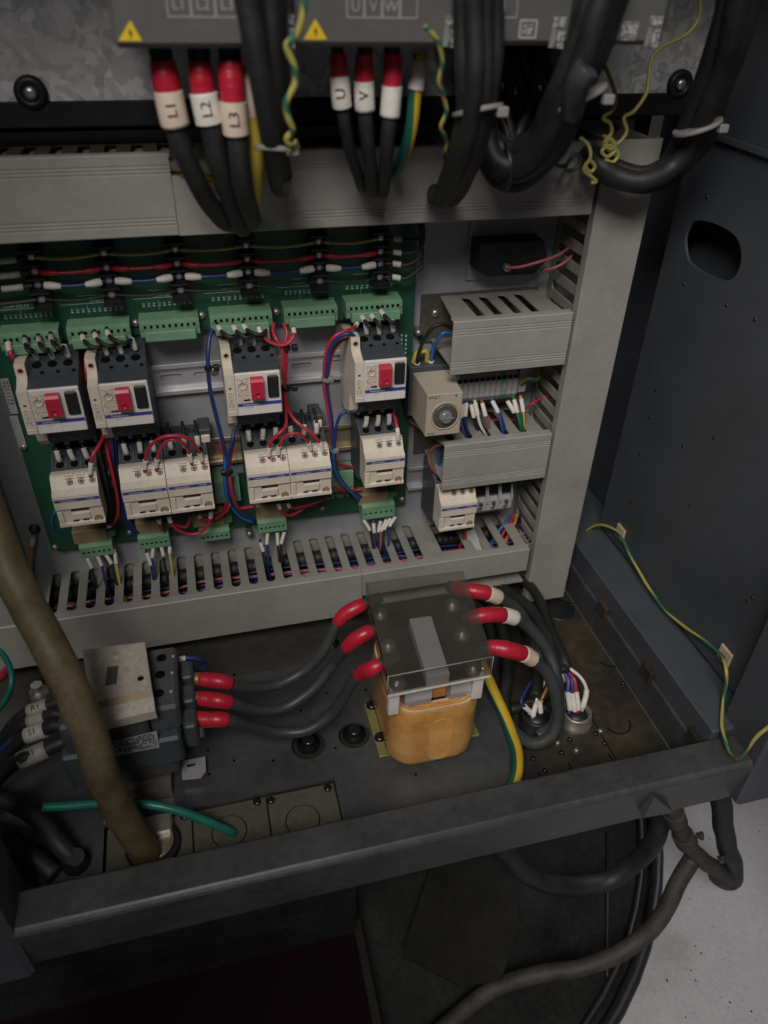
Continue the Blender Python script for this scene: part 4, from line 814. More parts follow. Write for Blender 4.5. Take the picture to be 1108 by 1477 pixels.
# ================================================================== right column
# beige timer on its socket
t = thing('timer_relay', 'beige timer relay cube with a round dial between the two short ducts', 'timer', (0.2415, 0, 0.27))
MB().box(0.218, 0.264, -0.040, -0.0035, 0.266, 0.326, 0.001).build('socket', 'charcoal', t)
MB().hexa([(0.2225, -0.090, 0.2695), (0.2608, -0.090, 0.2695), (0.2608, -0.090, 0.3185), (0.2225, -0.090, 0.3185)], [(0.2215, -0.0405, 0.2690), (0.2615, -0.0405, 0.2690), (0.2615, -0.0405, 0.3195), (0.2215, -0.0405, 0.3195)]).build('case', 'timer_beige', t)
fpn = MB().box(0.2222, 0.2611, -0.0925, -0.0902, 0.2692, 0.3188, 0.0006).build('front_panel', 'timer_beige', t)
MB().lathe((0.2430, -0.0926, 0.2925), (0, -1, 0), [(0.0165, 0), (0.0165, 0.0006), (0.0150, 0.0010), (0.0150, 0.0002), (0.0125, 0.0002)], 28).build('dial_ring', 'timer_beige', fpn)
MB().lathe((0.2430, -0.0929, 0.2925), (0, -1, 0), [(0.0135, 0), (0.0135, 0.0010), (0.0120, 0.0012)], 28).build('dial', 'olive_plate', fpn)
MB().lathe((0.2430, -0.0940, 0.2925), (0, -1, 0), [(0.0075, 0), (0.0068, 0.0040), (0.0055, 0.0048)], 20).build('knob', 'clear_plastic', fpn)
MB().box(0.2360, 0.2500, -0.0995, -0.0975, 0.2912, 0.2938, 0.0004).build('knob_grip', 'clear_plastic', fpn)
text('ANLY', 0.0050, (0.2300, -0.0928, 0.3155), (1, 0, 0), (0, 0, 1), 'print_black', fpn)
text('AH3', 0.0045, (0.2285, -0.0928, 0.2722), (1, 0, 0), (0, 0, 1), 'print_black', fpn)
MB().cyl((0.2535, -0.0926, 0.3155), (0, -1, 0), 0.0009, 0.0004, 8).build('lamp', 'hole', fpn)
MB().cyl((0.2580, -0.0926, 0.3150), (0, -1, 0), 0.0012, 0.0004, 8).build('lamp', 'dial_print', fpn)
MB().tube(spline([(0.2245, -0.030, 0.326), (0.2265, -0.033, 0.338), (0.2330, -0.034, 0.341), (0.2385, -0.033, 0.338), (0.2400, -0.030, 0.326)]), 0.0028, 8).build('retaining_clip', 'wire_yellow', t)
wire('black_wire', 'black sleeved wire curving from the stained duct into the timer socket', 'wire', PY((605, 537, -.03), (602, 525, -.033), (604, 510, -.036), (612, 490, -.04), (625, 472, -.045), (640, 468, -.045), (660, 478, -.04)), 0.0022, 'cable_black', None, [SL(.001, .014, .0030)])
wire('blue_wire', 'blue sleeved wire curving from the stained duct into the timer socket', 'wire', PY((623, 534, -.03), (622, 522, -.033), (625, 503, -.036), (632, 490, -.042), (642, 480, -.045), (662, 486, -.04)), 0.0022, 'wire_lightblue', None, [SL(.001, .014, .0030)])
# grey terminal blocks: twelve slices side by side
TB0 = YP(668, 560, -0.045); 
for i in range(12):
    x = 0.2675+i*0.0066; m = 'block_grey' if i != 9 else 'wire_green'
    t = thing('terminal_block', f'slim grey terminal block, {(ORD+["ninth", "tenth", "eleventh", "twelfth"])[i]} from the timer in the row' if i != 9 else 'green and yellow earth terminal block in the grey row', 'terminal block', (x, 0, 0.29), 'row of terminal blocks between the short ducts')
    MB().prism([(-0.003, 0.272), (-0.003, 0.322), (-0.030, 0.322), (-0.036, 0.314), (-0.042, 0.312), (-0.048, 0.304), (-0.048, 0.286), (-0.042, 0.278), (-0.030, 0.272)], x-0.0030, x+0.0030).build('body', m if i != 9 else 'conn_green', t)
    MB().lathe((x, -0.0385, 0.3135), (0, -0.6, 0.8), [(0.0021, 0), (0.0017, 0.0008)], 8).build('screw', 'zinc_dull', t)
    MB().lathe((x, -0.0465, 0.3065), (0, -0.8, 0.6), [(0.0023, -0.001), (0.0023, 0.0008)], 8).build('wire_entry', 'hole', t)
    MB().box(x-0.0022, x+0.0022, -0.0486, -0.0478, 0.292, 0.300).build('marker', 'print_grey', t)
t = thing('terminal_block', 'grey end clamp at the right end of the terminal row', 'terminal block', (0.352, 0, 0.29), 'row of terminal blocks between the short ducts')
MB().box(0.3475, 0.357, -0.042, -0.003, 0.283, 0.316, 0.001).build('body', 'block_grey', t); screw(t, (0.352, -0.040, 0.312), (0, -1, 0), 0.0025)
TW = [(667, 585, 665, 608, 672, 640, 'wire_violet', 'violet'), (673, 583, 671, 606, 676, 642, 'wire_blue', 'blue'), (680, 585, 684, 604, 692, 635, 'cable_black', 'black'), (686, 583, 692, 610, 703, 634, 'wire_white', 'white'), (696, 583, 701, 602, 705, 630, 'wire_brown', 'brown'), (711, 580, 719, 596, 726, 632, 'wire_lightblue', 'light blue'), (714, 582, 722, 600, 730, 632, 'wire_blue', 'dark blue'), (733, 580, 741, 594, 747, 628, 'cable_black', 'black'), (742, 578, 746, 594, 751, 628, 'wire_green', 'green'), (752, 577, 755, 596, 752, 630, 'earth_stripe', 'green and yellow')]
for k, (a, b, c, d_, e, f, m, cn) in enumerate(TW):
    A = YP(a, b, -0.046); B = YP(c, d_, -0.052); E_ = YP(e, f, -0.045)
    wire('terminal_wire', f'{cn} wire with printed white sleeve, {(ORD+["ninth", "tenth"])[k]} from the left below the terminal row', 'wire', [A+Vector((0, 0.004, 0.003)), A, B, B.lerp(E_, .55)+Vector((0, -.004, 0)), E_, E_+Vector((0.002, 0.005, -0.02))], 0.0019, m, 'wires below the terminal row', [('sleeve', 'sleeve', 0.004, 0.019, 0.0026)] if k not in (6,) else [])
for k in range(4):
    a = Vector((0.276+0.018*k, -0.036, 0.320)); wire('terminal_wire', f'grey wire loop, {ORD[k]} from the left above the terminal row', 'wire', [a, a+Vector((0.002, -0.005, 0.006)), a+Vector((0.004, -0.003, 0.014)), a+Vector((0.004, 0.004, 0.022))], 0.002, 'cable_grey', 'wires above the terminal row')
wire('earth_wire', 'green and yellow wire curving into the right end of the terminal row', 'wire', PY((752, 553, -.045), (762, 547, -.05), (775, 548, -.05), (781, 540, -.045), (780, 528, -.035)), 0.0024, 'earth_stripe')
wire('red_wire', 'red wire bending into the tall duct beside the terminal row', 'wire', PY((757, 590, -.03), (768, 582, -.035), (780, 575, -.03), (795, 570, -.03)), 0.0016, 'wire_red', RG)
wire('red_wire', 'red wire lying in the lower short duct', 'wire', PY((700, 610, -.03), (720, 605, -.03), (745, 606, -.03), (765, 608, -.03)), 0.0018, 'wire_red', RG)
# loops beside the lower short duct
wire('brown_wire', 'brownish wire looping out of the left end of the lower short duct', 'wire', PY((640, 640, -.06), (626, 645, -.055), (619, 656, -.05), (622, 672, -.05), (632, 684, -.05), (645, 690, -.05)), 0.0023, 'wire_brown')
wire('blue_wire', 'blue wire looping out of the left end of the lower short duct', 'wire', PY((645, 643, -.05), (636, 650, -.045), (633, 664, -.042), (637, 678, -.04), (648, 686, -.04)), 0.0020, 'wire_lightblue', BG)
# fuse holders right of the contactor
for i in range(3):
    x = 0.3090+0.0165*i
    t = thing('fuse_holder', f'grey fuse holder with black tilting drawer, {ORD[i]} from the left of three', 'fuse holder', (x, 0, 0.15), 'three fuse holders beside the lower contactor')
    z = 0.155
    MB().prism([(-0.006, z-0.032), (-0.006, z+0.036), (-0.050, z+0.036), (-0.050, z+0.028), (-0.058, z-0.006), (-0.062, z-0.006), (-0.062, z-0.020), (-0.050, z-0.032)], x-0.0080, x+0.0080).build('body', 'block_grey', t)
    for s_ in (-1, 1): MB().prism([(-0.050, z+0.036), (-0.064, z-0.004), (-0.064, z-0.009), (-0.050, z-0.009)], x+s_*0.0072-0.0008, x+s_*0.0072+0.0008).build('cheek', 'block_grey', t)
    MB().prism([(-0.0505, z+0.035), (-0.0595, z+0.002), (-0.056, z-0.004), (-0.048, z+0.028)], x-0.0062, x+0.0062).build('drawer', 'black_gloss', t)
    MB().box(x-0.0018, x+0.0018, -0.0655, -0.0618, z-0.0105, z-0.0070).build('lamp', 'charcoal', t)
    MB().lathe((x, -0.0620, z-0.0165), (0, -1, 0), [(0.0030, 0), (0.0030, 0.0004), (0.0022, 0.0003)], 10).build('screw', 'zinc_dull', t)
wire('red_wire', 'red wire dropping from the lower right contactor into the bottom duct', 'wire', PY((671, 765, -.05), (670, 775, -.05), (664, 788, -.045), (660, 800, -.03)), 0.0022, 'wire_red', RG)
o = MB().hexa(PY((671, 766, -.045), (684, 763, -.045), (699, 795, -.064), (683, 800, -.064)), PY((671, 772, -.040), (684, 769, -.040), (699, 801, -.058), (683, 806, -.058))).build('wire_marker_block', 'block_grey'); tag(o, 'loose pale grey plug lying on the bottom duct under the lower right contactor', 'plug')
for i, (m, c) in enumerate((('wire_lightblue', 'light blue'), ('wire_red', 'red'), ('wire_orange', 'orange'), ('cable_black', 'black'))):
    wire('duct_wire', f'{c} wire rising out of the bottom duct beside the fuse holders', 'wire', PY((705+10*i, 800, -.04), (714+9*i, 775, -.035), (728+7*i, 755, -.03), (738+4*i, 742, -.03)), 0.0022, m, 'wires beside the fuse holders')
wire('green_wire', 'green and yellow wire visible in the gap of the bottom duct', 'wire', PY((630, 812, -.05), (650, 806, -.05), (672, 802, -.05)), 0.0024, 'wire_brass')
wire('red_wire', 'red wire visible in the gap of the bottom duct', 'wire', PY((632, 802, -.045), (650, 796, -.045), (668, 792, -.045)), 0.0022, 'wire_red', RG)
# black vented box at upper right
t = thing('black_connector', 'black box with two pink leads at the upper right under the top duct', 'connector', (0.33, 0, 0.42))
p = YP(693, 352, -.03); q = YP(773, 392, -.03)
MB().prism([(p.x, q.z+0.004), (p.x+0.012, q.z-0.002), (q.x-0.002, q.z-0.002), (q.x+0.012, q.z+0.012), (q.x+0.004, p.z), (p.x, p.z)], -0.030, -0.004, 'y').build('body', 'black', t)
MB().box(p.x-0.002, q.x+0.004, -0.0032, -0.0012, q.z-0.014, 0.485).build('back_plate', 'panel', t)
MB().cyl(YP(730, 385, -.031), (0, -1, 0), 0.0042, 0.006, 12, 0.001).build('terminal', 'zinc_dull', t)
MB().cyl(YP(784, 389, -.031), (0, -1, 0), 0.0036, 0.006, 12, 0.001).build('terminal', 'zinc_dull', t)
wire('pink_wire', 'longer pink lead from the black box into the tall duct', 'wire', PY((732, 386, -.036), (750, 385, -.045), (780, 377, -.05), (805, 368, -.045), (820, 358, -.035), (830, 352, -.03)), 0.0016, 'wire_pink')
wire('pink_wire', 'shorter pink lead from the black box into the tall duct', 'wire', PY((785, 389, -.036), (800, 386, -.042), (815, 378, -.042), (828, 365, -.035), (836, 352, -.03)), 0.0016, 'wire_pink')
# ================================================================== transformer
def PZ(*pts): return [ZP(px, py, z) for px, py, z in pts]
LZ = 0.150
t = thing('transformer', 'transformer with orange varnished coil under a smoky acrylic cover', 'transformer', (0.185, -0.24, PL))
ca, cb_, cc, cd_ = ZP(527, 840, LZ), ZP(668, 823, LZ), ZP(712, 947, LZ), ZP(560, 976, LZ)
bl_, br_, fr_, fl_ = ca, cb_, cc, cd_
ux = (br_-bl_).normalized(); uy = (bl_-fl_).normalized()
def L2(u, v, z):
    """u across, v from front to back of the cover, both 0..1"""
    a = fl_.lerp(fr_, u); b = bl_.lerp(br_, u); p = a.lerp(b, v); return Vector((p.x, p.y, z))
# acrylic cover: top sheet, front skirt, side skirts
cov = MB().hexa([L2(0, 0, LZ), L2(1, 0, LZ), L2(1, 1, LZ), L2(0, 1, LZ)], [L2(0, 0, LZ-.003), L2(1, 0, LZ-.003), L2(1, 1, LZ-.003), L2(0, 1, LZ-.003)]).build('acrylic_cover', 'acrylic', t)
MB().hexa([L2(0, 0, LZ-.0032), L2(1, 0, LZ-.0032), L2(1, .022, LZ-.0032), L2(0, .022, LZ-.0032)], [L2(0, 0, LZ-.026), L2(1, 0, LZ-.026), L2(1, .022, LZ-.026), L2(0, .022, LZ-.026)]).build('cover_skirt', 'acrylic', cov)
MB().hexa([L2(0, .03, LZ-.0032), L2(.022, .03, LZ-.0032), L2(.022, 1, LZ-.0032), L2(0, 1, LZ-.0032)], [L2(0, .03, LZ-.026), L2(.022, .03, LZ-.026), L2(.022, 1, LZ-.026), L2(0, 1, LZ-.026)]).build('cover_skirt', 'acrylic', cov)
for u in (0.08, 0.91): screw(cov, L2(u, -0.004, LZ-.014), (0, -1, 0), 0.0018, 'zinc')
MB().hexa([L2(0, -.004, LZ-.0265), L2(1, -.004, LZ-.0265), L2(1, .02, LZ-.0265), L2(0, .02, LZ-.0265)], [L2(0, -.004, LZ-.0285), L2(1, -.004, LZ-.0285), L2(1, .02, LZ-.0285), L2(0, .02, LZ-.0285)]).build('cover_rim', 'sleeve', cov)
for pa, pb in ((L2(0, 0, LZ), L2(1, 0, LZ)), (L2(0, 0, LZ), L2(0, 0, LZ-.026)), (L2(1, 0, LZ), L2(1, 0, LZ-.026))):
    MB().tube([pa, pa.lerp(pb, .5), pb], .0004, 6).build('edge_highlight', 'block_grey', cov)  # pale tubes painting highlights along the cover edges
# terminal board and terminals under the cover
MB().hexa([L2(.04, .06, LZ-.030), L2(.96, .06, LZ-.030), L2(.96, .97, LZ-.030), L2(.04, .97, LZ-.030)], [L2(.04, .06, LZ-.036), L2(.96, .06, LZ-.036), L2(.96, .97, LZ-.036), L2(.04, .97, LZ-.036)]).build('terminal_board', 'black', t)
MB().hexa([L2(.38, .04, LZ-.018), L2(.60, .04, LZ-.018), L2(.59, .66, LZ-.018), L2(.37, .66, LZ-.018)], [L2(.38, .04, LZ-.0298), L2(.60, .04, LZ-.0298), L2(.59, .66, LZ-.0298), L2(.37, .66, LZ-.0298)]).build('rating_block', 'print_white', t)
for v in (0.10, 0.47, 0.82):
    for u in (0.12, 0.86):
        p = L2(u, v, LZ-.0298); MB().lathe(p, (0, 0, 1), [(0.009, 0), (0.009, 0.002), (0.0075, 0.003), (0.0075, 0.007), (0.003, 0.0075), (0.003, 0.010)], 6).build('terminal_stud', 'zinc_dull', t)
# coil: rounded barrel of varnished paper, layered rim
x0, x1 = 0.1385, 0.2335; yf, yb = -0.302, -0.185
def barrel(z0, z1, g, rr=0.026): return rrect(x0+g, x1-g, yf+g, yb-g, rr-g*.5, 7), z0, z1
pr, z0, z1 = barrel(PL+0.004, 0.100, 0)
mbc = MB(); n = len(pr); rings = []
for z, g in ((-0.006, 0.012), (-0.002, 0.004), (0.004, 0.001), (0.022, 0.0), (0.046, 0.0005), (0.066, 0.0), (0.077, 0.0005), (0.081, 0.002)):
    rings.append([(p[0]+(0.182-p[0])*g*9+0.0006*math.sin(i*1.7+z*200), p[1]+(-0.249-p[1])*g*9, z+PL*0+0.0) for i, p in enumerate(pr)])
vs = [v for r in rings for v in r]; fsx = []
for j in range(len(rings)-1):
    for i in range(n): fsx.append((j*n+i, j*n+(i+1) % n, (j+1)*n+(i+1) % n, (j+1)*n+i))
mbc.add(vs, fsx, True); mbc.f.append(tuple(range(n))); mbc.sm.append(False)
coil = mbc.build('coil', 'varnish_paper', t)
for k in range(5):
    g = 0.002+0.0028*k; pr2 = rrect(x0+g, x1-g, yf+g, yb-g, 0.026-g*.5, 7); pr3 = rrect(x0+g+.0021, x1-g-.0021, yf+g+.0021, yb-g-.0021, 0.025-g*.5, 7)
    MB().plate(pr2, [pr3], lambda u, v: (u, v, 0.0832-0.0012*k+0.0016*math.sin(k*2.1)), (0, 0, -0.012)).build('paper_layer', 'paper_edge' if k % 2 == 0 else 'varnish_paper', coil)
MB().plate(rrect(x0+.017, x1-.017, yf+.017, yb-.017, .012, 5), [], lambda u, v: (u, v, 0.072), (0, 0, -.03)).build('core', 'core', t)
# paper patch on the coil front
MB().plate(rrect(0.176, 0.201, -0.002, 0.062, 0.011, 6), [], lambda u, v: (u, yf-0.0008, v+0.006), (0, 0.0006, 0)).build('paper_patch', 'patch_paper', coil)
# grey rolls between coil and cover
for a, b in (((583, 980), (621, 1000)), ((649, 970), (680, 990))):
    p = YP((a[0]+b[0])/2, (a[1]+b[1])/2, yf+0.016); wd = (YP(b[0], 985, yf+0.016).x-YP(a[0], 985, yf+0.016).x)/2
    MB().prism([(yf+0.021, 0.070), (yf+0.0125, 0.080), (yf+0.0095, 0.092), (yf+0.0105, 0.104), (yf+0.015, 0.114), (yf+0.022, 0.1195), (yf+0.10, 0.1195), (yf+0.10, 0.078)], p.x-wd, p.x+wd).build('insulating_roll', 'roll_grey', t)
pm = YP(635, 985, yf+0.016); MB().box(pm.x-0.010, pm.x+0.010, yf+0.020, yf+0.09, 0.076, 0.117, 0.002).build('insulating_strip', 'varnish_paper', t)
for px in (569, 689):
    p = YP(px, 985, yf+0.006); MB().box(p.x-0.0055, p.x+0.0055, yf+0.003, yf+0.012, 0.0845, LZ-.0287, 0.001).build('post', 'sleeve', t)
# mounting feet
q = [ZP(529, 1007, PL), ZP(549, 1009, PL), ZP(565, 1077, PL), ZP(545, 1077, PL)]
ft = MB().box(0.1305, 0.176, -0.279, -0.206, PL+0.0005, PL+0.004, 0.0006).build('foot', 'yellow_zinc', t)
for px, py in ((536, 1018), (548, 1064)): screw(ft, ZP(px, py, PL+.004), (0, 0, 1), 0.0062, 'black_gloss')
ft2 = MB().box(0.205, 0.245, -0.277, -0.203, PL+0.0005, PL+0.004, 0.0006).build('foot', 'yellow_zinc', t)
MB().box(0.140, 0.226, -0.27, -0.20, PL+0.0045, PL+0.012).build('yoke', 'core', t)
# ================================================================== large contactor lying on the floor plate
t = thing('large_contactor', 'large contactor with dusty cream cover lying on the floor plate', 'contactor', (-0.115, -0.24, PL))
xa0, xa1, ya0, ya1 = -0.176, -0.056, -0.277, -0.192
MB().box(xa0+0.004, xa1-0.016, ya0+0.006, ya1, 0.022, 0.0455, 0.003).build('lower_body', 'charcoal', t)
MB().box(xa0+0.004, xa1-0.008, ya0, ya1, 0.046, 0.084, 0.003).build('body', 'charcoal', t)
MB().box(xa0+0.010, -0.0905, ya0+0.002, ya1-0.002, 0.0842, 0.124, 0.003).build('arc_chamber', 'charcoal', t)
tbk = MB().box(-0.0895, -0.0612, ya0+0.010, ya1+0.004, 0.0842, 0.117, 0.003).build('terminal_shroud', 'dust_charcoal', t)
for px, py in ((233, 949), (231, 973), (229, 1000)):
    p = ZP(px, py, 0.117); MB().lathe(p-Vector((0, 0, .001)), (0, 0, 1), [(0.0050, 0), (0.0050, 0.0013), (0.0040, 0.0014)], 14).build('screw_well', 'hole', tbk)
    MB().box(p.x+0.010, p.x+0.0125, p.y-0.002, p.y+0.001, 0.1168, 0.1173).build('mark', 'print_grey', tbk)
for k in range(3):
    y = -0.204-0.0285*k; b_ = MB().box(-0.0605, -0.048, y-0.012, y+0.011, 0.060, 0.098-0.003*k, 0.0025).build('terminal_barrier', 'charcoal', t)
    MB().box(-0.059, -0.050, y-0.010, y-0.008, 0.097-0.003*k, 0.0995-0.003*k).build('barrier_rib', 'dust_charcoal', b_)
cov2 = MB().hexa([ZP(119, 937, .138), ZP(209, 926, .138), ZP(219, 994, .138), ZP(129, 1014, .138)], [ZP(119, 937, .138)-Vector((0, 0, .012)), ZP(209, 926, .138)-Vector((0, 0, .012)), ZP(219, 994, .138)-Vector((0, 0, .012)), ZP(129, 1014, .138)-Vector((0, 0, .012))]).build('front_cover', 'cream_dusty', t)
e0, e1 = ZP(129, 1014, .138), ZP(219, 994, .138)
MB().hexa([e0, e1, e1+Vector((.001, -.007, -.004)), e0+Vector((.001, -.007, -.004))], [e0-Vector((0, 0, .012)), e1-Vector((0, 0, .012)), e1+Vector((.001, -.006, -.014)), e0+Vector((.001, -.006, -.014))]).build('cover_step', 'relay_tan', t)
MB().hexa([e0+Vector((.001, -.0072, -.002)), e1+Vector((.001, -.0072, -.002)), e1+Vector((.002, -.021, -.006)), e0+Vector((.003, -.021, -.006))], [e0+Vector((.001, -.0072, -.014)), e1+Vector((.001, -.0072, -.014)), e1+Vector((.002, -.019, -.018)), e0+Vector((.003, -.019, -.018))]).build('cover_skirt', 'cream_dusty', t)
c = [ZP(155, 962, .1384), ZP(171, 960, .1384), ZP(168, 986, .1384), ZP(151.5, 989, .1384)]
MB().hexa(c, [p-Vector((0, 0, .002)) for p in c]).build('window', 'olive_plate', cov2)
MB().lathe(ZP(203, 979, .138), (0, 0, 1), [(0.0030, 0), (0.0030, 0.0008), (0.0022, 0.0008), (0.0020, -0.001)], 12).build('screw', 'core', cov2)
MB().lathe(ZP(168, 949, .138), (0, 0, 1), [(0.0022, 0), (0.0020, 0.0005)], 10).build('boss', 'cream', cov2)
MB().box(-0.158, -0.150, -0.262, -0.205, 0.112, 0.1235, 0.001).build('blue_plate', 'block_grey', t)
lb = [YP(155, 1072, ya0-.0006), YP(226, 1055, ya0-.0006), YP(230, 1078, ya0-.0006), YP(158, 1092, ya0-.0006)]
lab = MB().hexa(lb, [p+Vector((0, .0005, 0)) for p in lb]).build('rating_label', 'block_grey', t)
mbp = MB(); rr_ = random.Random(3)
for v in range(9):
    u = 0.03
    while u < 0.95:
        w_ = rr_.uniform(0.02, 0.10); a_ = lb[0].lerp(lb[1], u).lerp(lb[3].lerp(lb[2], u), (v+.55)/10); u2 = min(u+w_, .97); b_ = lb[0].lerp(lb[1], u2).lerp(lb[3].lerp(lb[2], u2), (v+.55)/10)
        h_ = 0.00045 if v % 3 else 0.0007
        if rr_.random() > .15: mbp.box(a_.x, b_.x, a_.y-.0004, a_.y-.0001, a_.z-h_, a_.z+h_)
        u = u2+rr_.uniform(0.008, 0.03)
tag(mbp.build('fine_print', 'print_black', lab), kind='stuff')
# zinc base rail with slotted foot
MB().box(-0.140, -0.084, ya0+0.004, ya1+0.004, PL+0.001, 0.0035).build('base_rail', 'zinc_dull', t)
fz = PL+0.012
ftp = [ZP(261, 1098, fz), ZP(296, 1091, fz), ZP(297, 1112, fz), ZP(290, 1120, fz), ZP(263, 1123, fz)]
sl_ = [ZP(268, 1101, fz), ZP(282, 1098, fz), ZP(282, 1104, fz), ZP(271, 1107, fz)]
MB().plate([(p.x, p.y) for p in ftp], [[(p.x, p.y) for p in sl_]], lambda u, v: (u, v, fz), (0, 0, -.003)).build('slotted_foot', 'rail', t)
MB().box(-0.070, -0.048, -0.210, -0.206, PL+0.002, 0.032, 0.0008).build('foot_tab', 'rail', t)
MB().box(-0.150, -0.128, ya0-0.014, ya0-0.002, PL+0.001, PL+0.004).build('foot_tab', 'zinc_dull', t)
# supply cables from the large contactor to the transformer
CG = 'black cables between the large contactor and the transformer'
for i, (pts, l) in enumerate((
    (((276, 978, .083), (300, 981, .083), (325, 985, .081), (360, 993, .060), (400, 988, .050), (438, 968, .058), (468, 935, .085), (492, 893, .115), (512, 877, .126), (533, 868, .128), (548, 862, .126)), 'rear black cable with red boots from large contactor to transformer'),
    (((274, 1006, .080), (300, 1009, .080), (325, 1012, .078), (365, 1024, .050), (408, 1022, .038), (448, 998, .048), (480, 960, .075), (503, 930, .112), (522, 916, .126), (545, 907, .128), (562, 902, .126)), 'middle black cable with red boots from large contactor to transformer'),
    (((266, 1034, .077), (296, 1037, .077), (325, 1038, .075), (365, 1049, .045), (405, 1056, .025), (446, 1052, .025), (482, 1025, .045), (516, 977, .100), (536, 965, .124), (558, 953, .128), (575, 949, .126)), 'front black cable with red boots from large contactor to transformer'))):
    o = wire('supply_cable', l, 'cable', PZ(*pts), 0.0059, 'cable_grey', CG, [('red_boot', 'red_boot', 0.010, 0.042, (0.0074, 0.0080, 0.0080, 0.0077, 0.0068)), ('red_boot', 'red_boot', -0.058, -0.022, (0.0066, 0.0078, 0.0080, 0.0078, 0.0070)), ('lug', 'copper', 0.0002, 0.0098, 0.0068), ('lug', 'zinc', -0.0215, -0.001, 0.0052)], seg=14)
for i, (pts, l, sm_, tx) in enumerate((
    (((648, 846, .122), (664, 850, .126), (685, 852, .128), (708, 857, .122), (735, 872, .098), (758, 895, .072), (775, 930, .045), (782, 965, .025), (776, 1000, .0)), 'rear black cable with red boot and white sleeve leaving the transformer', 'sleeve_peach', 'R'),
    (((668, 893, .122), (685, 891, .126), (705, 887, .128), (735, 890, .118), (762, 905, .098), (788, 935, .070), (803, 975, .045), (806, 1010, .020), (797, 1045, .0), (775, 1062, -.006)), 'middle black cable with red boot and clean white sleeve leaving the transformer', 'sleeve', 'S'),
    (((695, 935, .122), (712, 935, .126), (734, 937, .126), (760, 945, .112), (785, 965, .086), (802, 1000, .056), (806, 1035, .030), (795, 1062, .010), (770, 1072, -.002), (745, 1058, -.006), (730, 1035, -.008)), 'front black cable with red boot and peach sleeve leaving the transformer', 'sleeve_peach', 'T'))):
    o = wire('output_cable', l, 'cable', PZ(*pts), 0.0066, 'cable_grey', 'black cables leaving the right side of the transformer', [('red_boot', 'red_boot', 0.008, 0.046, (0.0078, 0.0084, 0.0086, 0.0086, 0.0083)), ('marker_sleeve', sm_, 0.0462, 0.0640, 0.0087)], seg=14)
# auxiliary blue leads on the large contactor
wire('blue_wire', 'blue lead curling from the rear right corner of the large contactor', 'wire', PZ((258, 951, .09), (272, 949, .09), (287, 951, .085), (296, 957, .07), (290, 966, .06), (276, 968, .055)), 0.0024, 'wire_blue', None, [('ferrule', 'sleeve', 0, .007, .003)])
# sleeved cables at the left of the large contactor
for i, (a, b, r, tx, m, l) in enumerate((((28, 1098), (68, 1080), .0085, 'T1', 'sleeve_dirty', 'front white sleeved cable at the left terminals of the large contactor'), ((38, 1062), (66, 1052), .0078, 'S1', 'sleeve', 'second white sleeved cable at the left terminals of the large contactor'), ((42, 1042), (66, 1034), .0070, None, 'sleeve_dirty', 'third white sleeved cable at the left terminals of the large contactor'), ((42, 1027), (70, 1017), .0072, 'R1', 'sleeve_dirty', 'rear white sleeved cable at the left terminals of the large contactor'))):
    A, B = ZP(*a, .075), ZP(*b, .080); d_ = (B-A)
    o = wire('supply_cable', l, 'cable', [A-d_*4+Vector((0, -.01, -.07)), A-d_*2.2+Vector((0, 0, -.035)), A-d_*.8+Vector((0, 0, -.008)), A, B, B+d_*.5, B+d_*.9+Vector((0, 0, -.003))], r*.82, 'cable_black', 'sleeved cables left of the large contactor', seg=12)
    sl_o = MB().tube([A, A.lerp(B, .33), A.lerp(B, .67), B], r, 14).build('marker_sleeve', m, o)
    if tx:
        n_ = Vector((0, -0.45, 0.89)); dd = d_.normalized(); n_ = (n_-dd*n_.dot(dd)).normalized()
        text(tx, 0.0085, A.lerp(B, .5)+n_*(r+.0004), dd, n_.cross(dd), 'print_black', o, bend=r+.0004)
wire('blue_wire', 'blue wire crossing behind the sleeved cables at the left edge', 'wire', PZ((0, 1082, .05), (15, 1070, .06), (35, 1058, .065), (50, 1050, .07)), 0.0026, 'wire_blue', BG)
MB_ = MB().lathe(ZP(58, 1003, .07), (0, 0, 1), [(0.010, 0), (0.010, .006), (.006, .008), (.006, .016)], 6); tag(MB_.build('terminal_nut', 'zinc'), 'bright hexagonal terminal nut behind the olive cable', 'nut')
wire('earth_wire', 'thick green and yellow wire bending at the far left edge', 'wire', PZ((-12, 930, .10), (5, 945, .10), (16, 968, .095), (16, 992, .085), (5, 1015, .07), (-10, 1030, .05)), 0.0030, 'wire_teal', seg=10)
wire('red_cable', 'dark red cable end at the far left edge', 'cable', PZ((-15, 985, .06), (2, 975, .06), (12, 965, .05)), 0.005, 'wire_red', seg=10)
# thick olive cable close to the camera, down to its gland
ol = [CAM+ray(-60, 640)*0.00053, CAM+ray(2, 790)*0.00053, CAM+ray(56, 905)*0.00054, CAM+ray(105, 1000)*0.00055, CAM+ray(140, 1090)*0.00057, CAM+ray(172, 1165)*0.00061, ZP(210, 1226, 0.0), ZP(221, 1242, -0.03)]
o = wire('olive_cable', 'thick dirty olive cable crossing in front at the left down to the sill', 'cable', ol, 0.0138, 'cable_olive', seg=20, k=10)
P_ = wire.P
t = thing('cable_gland', 'black gland with steel ring where the olive cable enters behind the sill', 'gland', ZP(215, 1225, PL-.006))
g0 = ZP(222, 1222, PL-.006)
MB().lathe(g0, (0, 0, 1), [(0.026, 0), (0.026, 0.006), (0.0245, 0.008), (0.0205, 0.008), (0.0205, 0.002)], 24).build('nut', 'black', t)
MB().lathe(g0+Vector((0, 0, .0082)), (0, 0, 1), [(0.0203, 0), (0.0203, 0.003), (0.0190, 0.004), (0.0172, 0.002)], 24).build('steel_ring', 'zinc_dull', t)
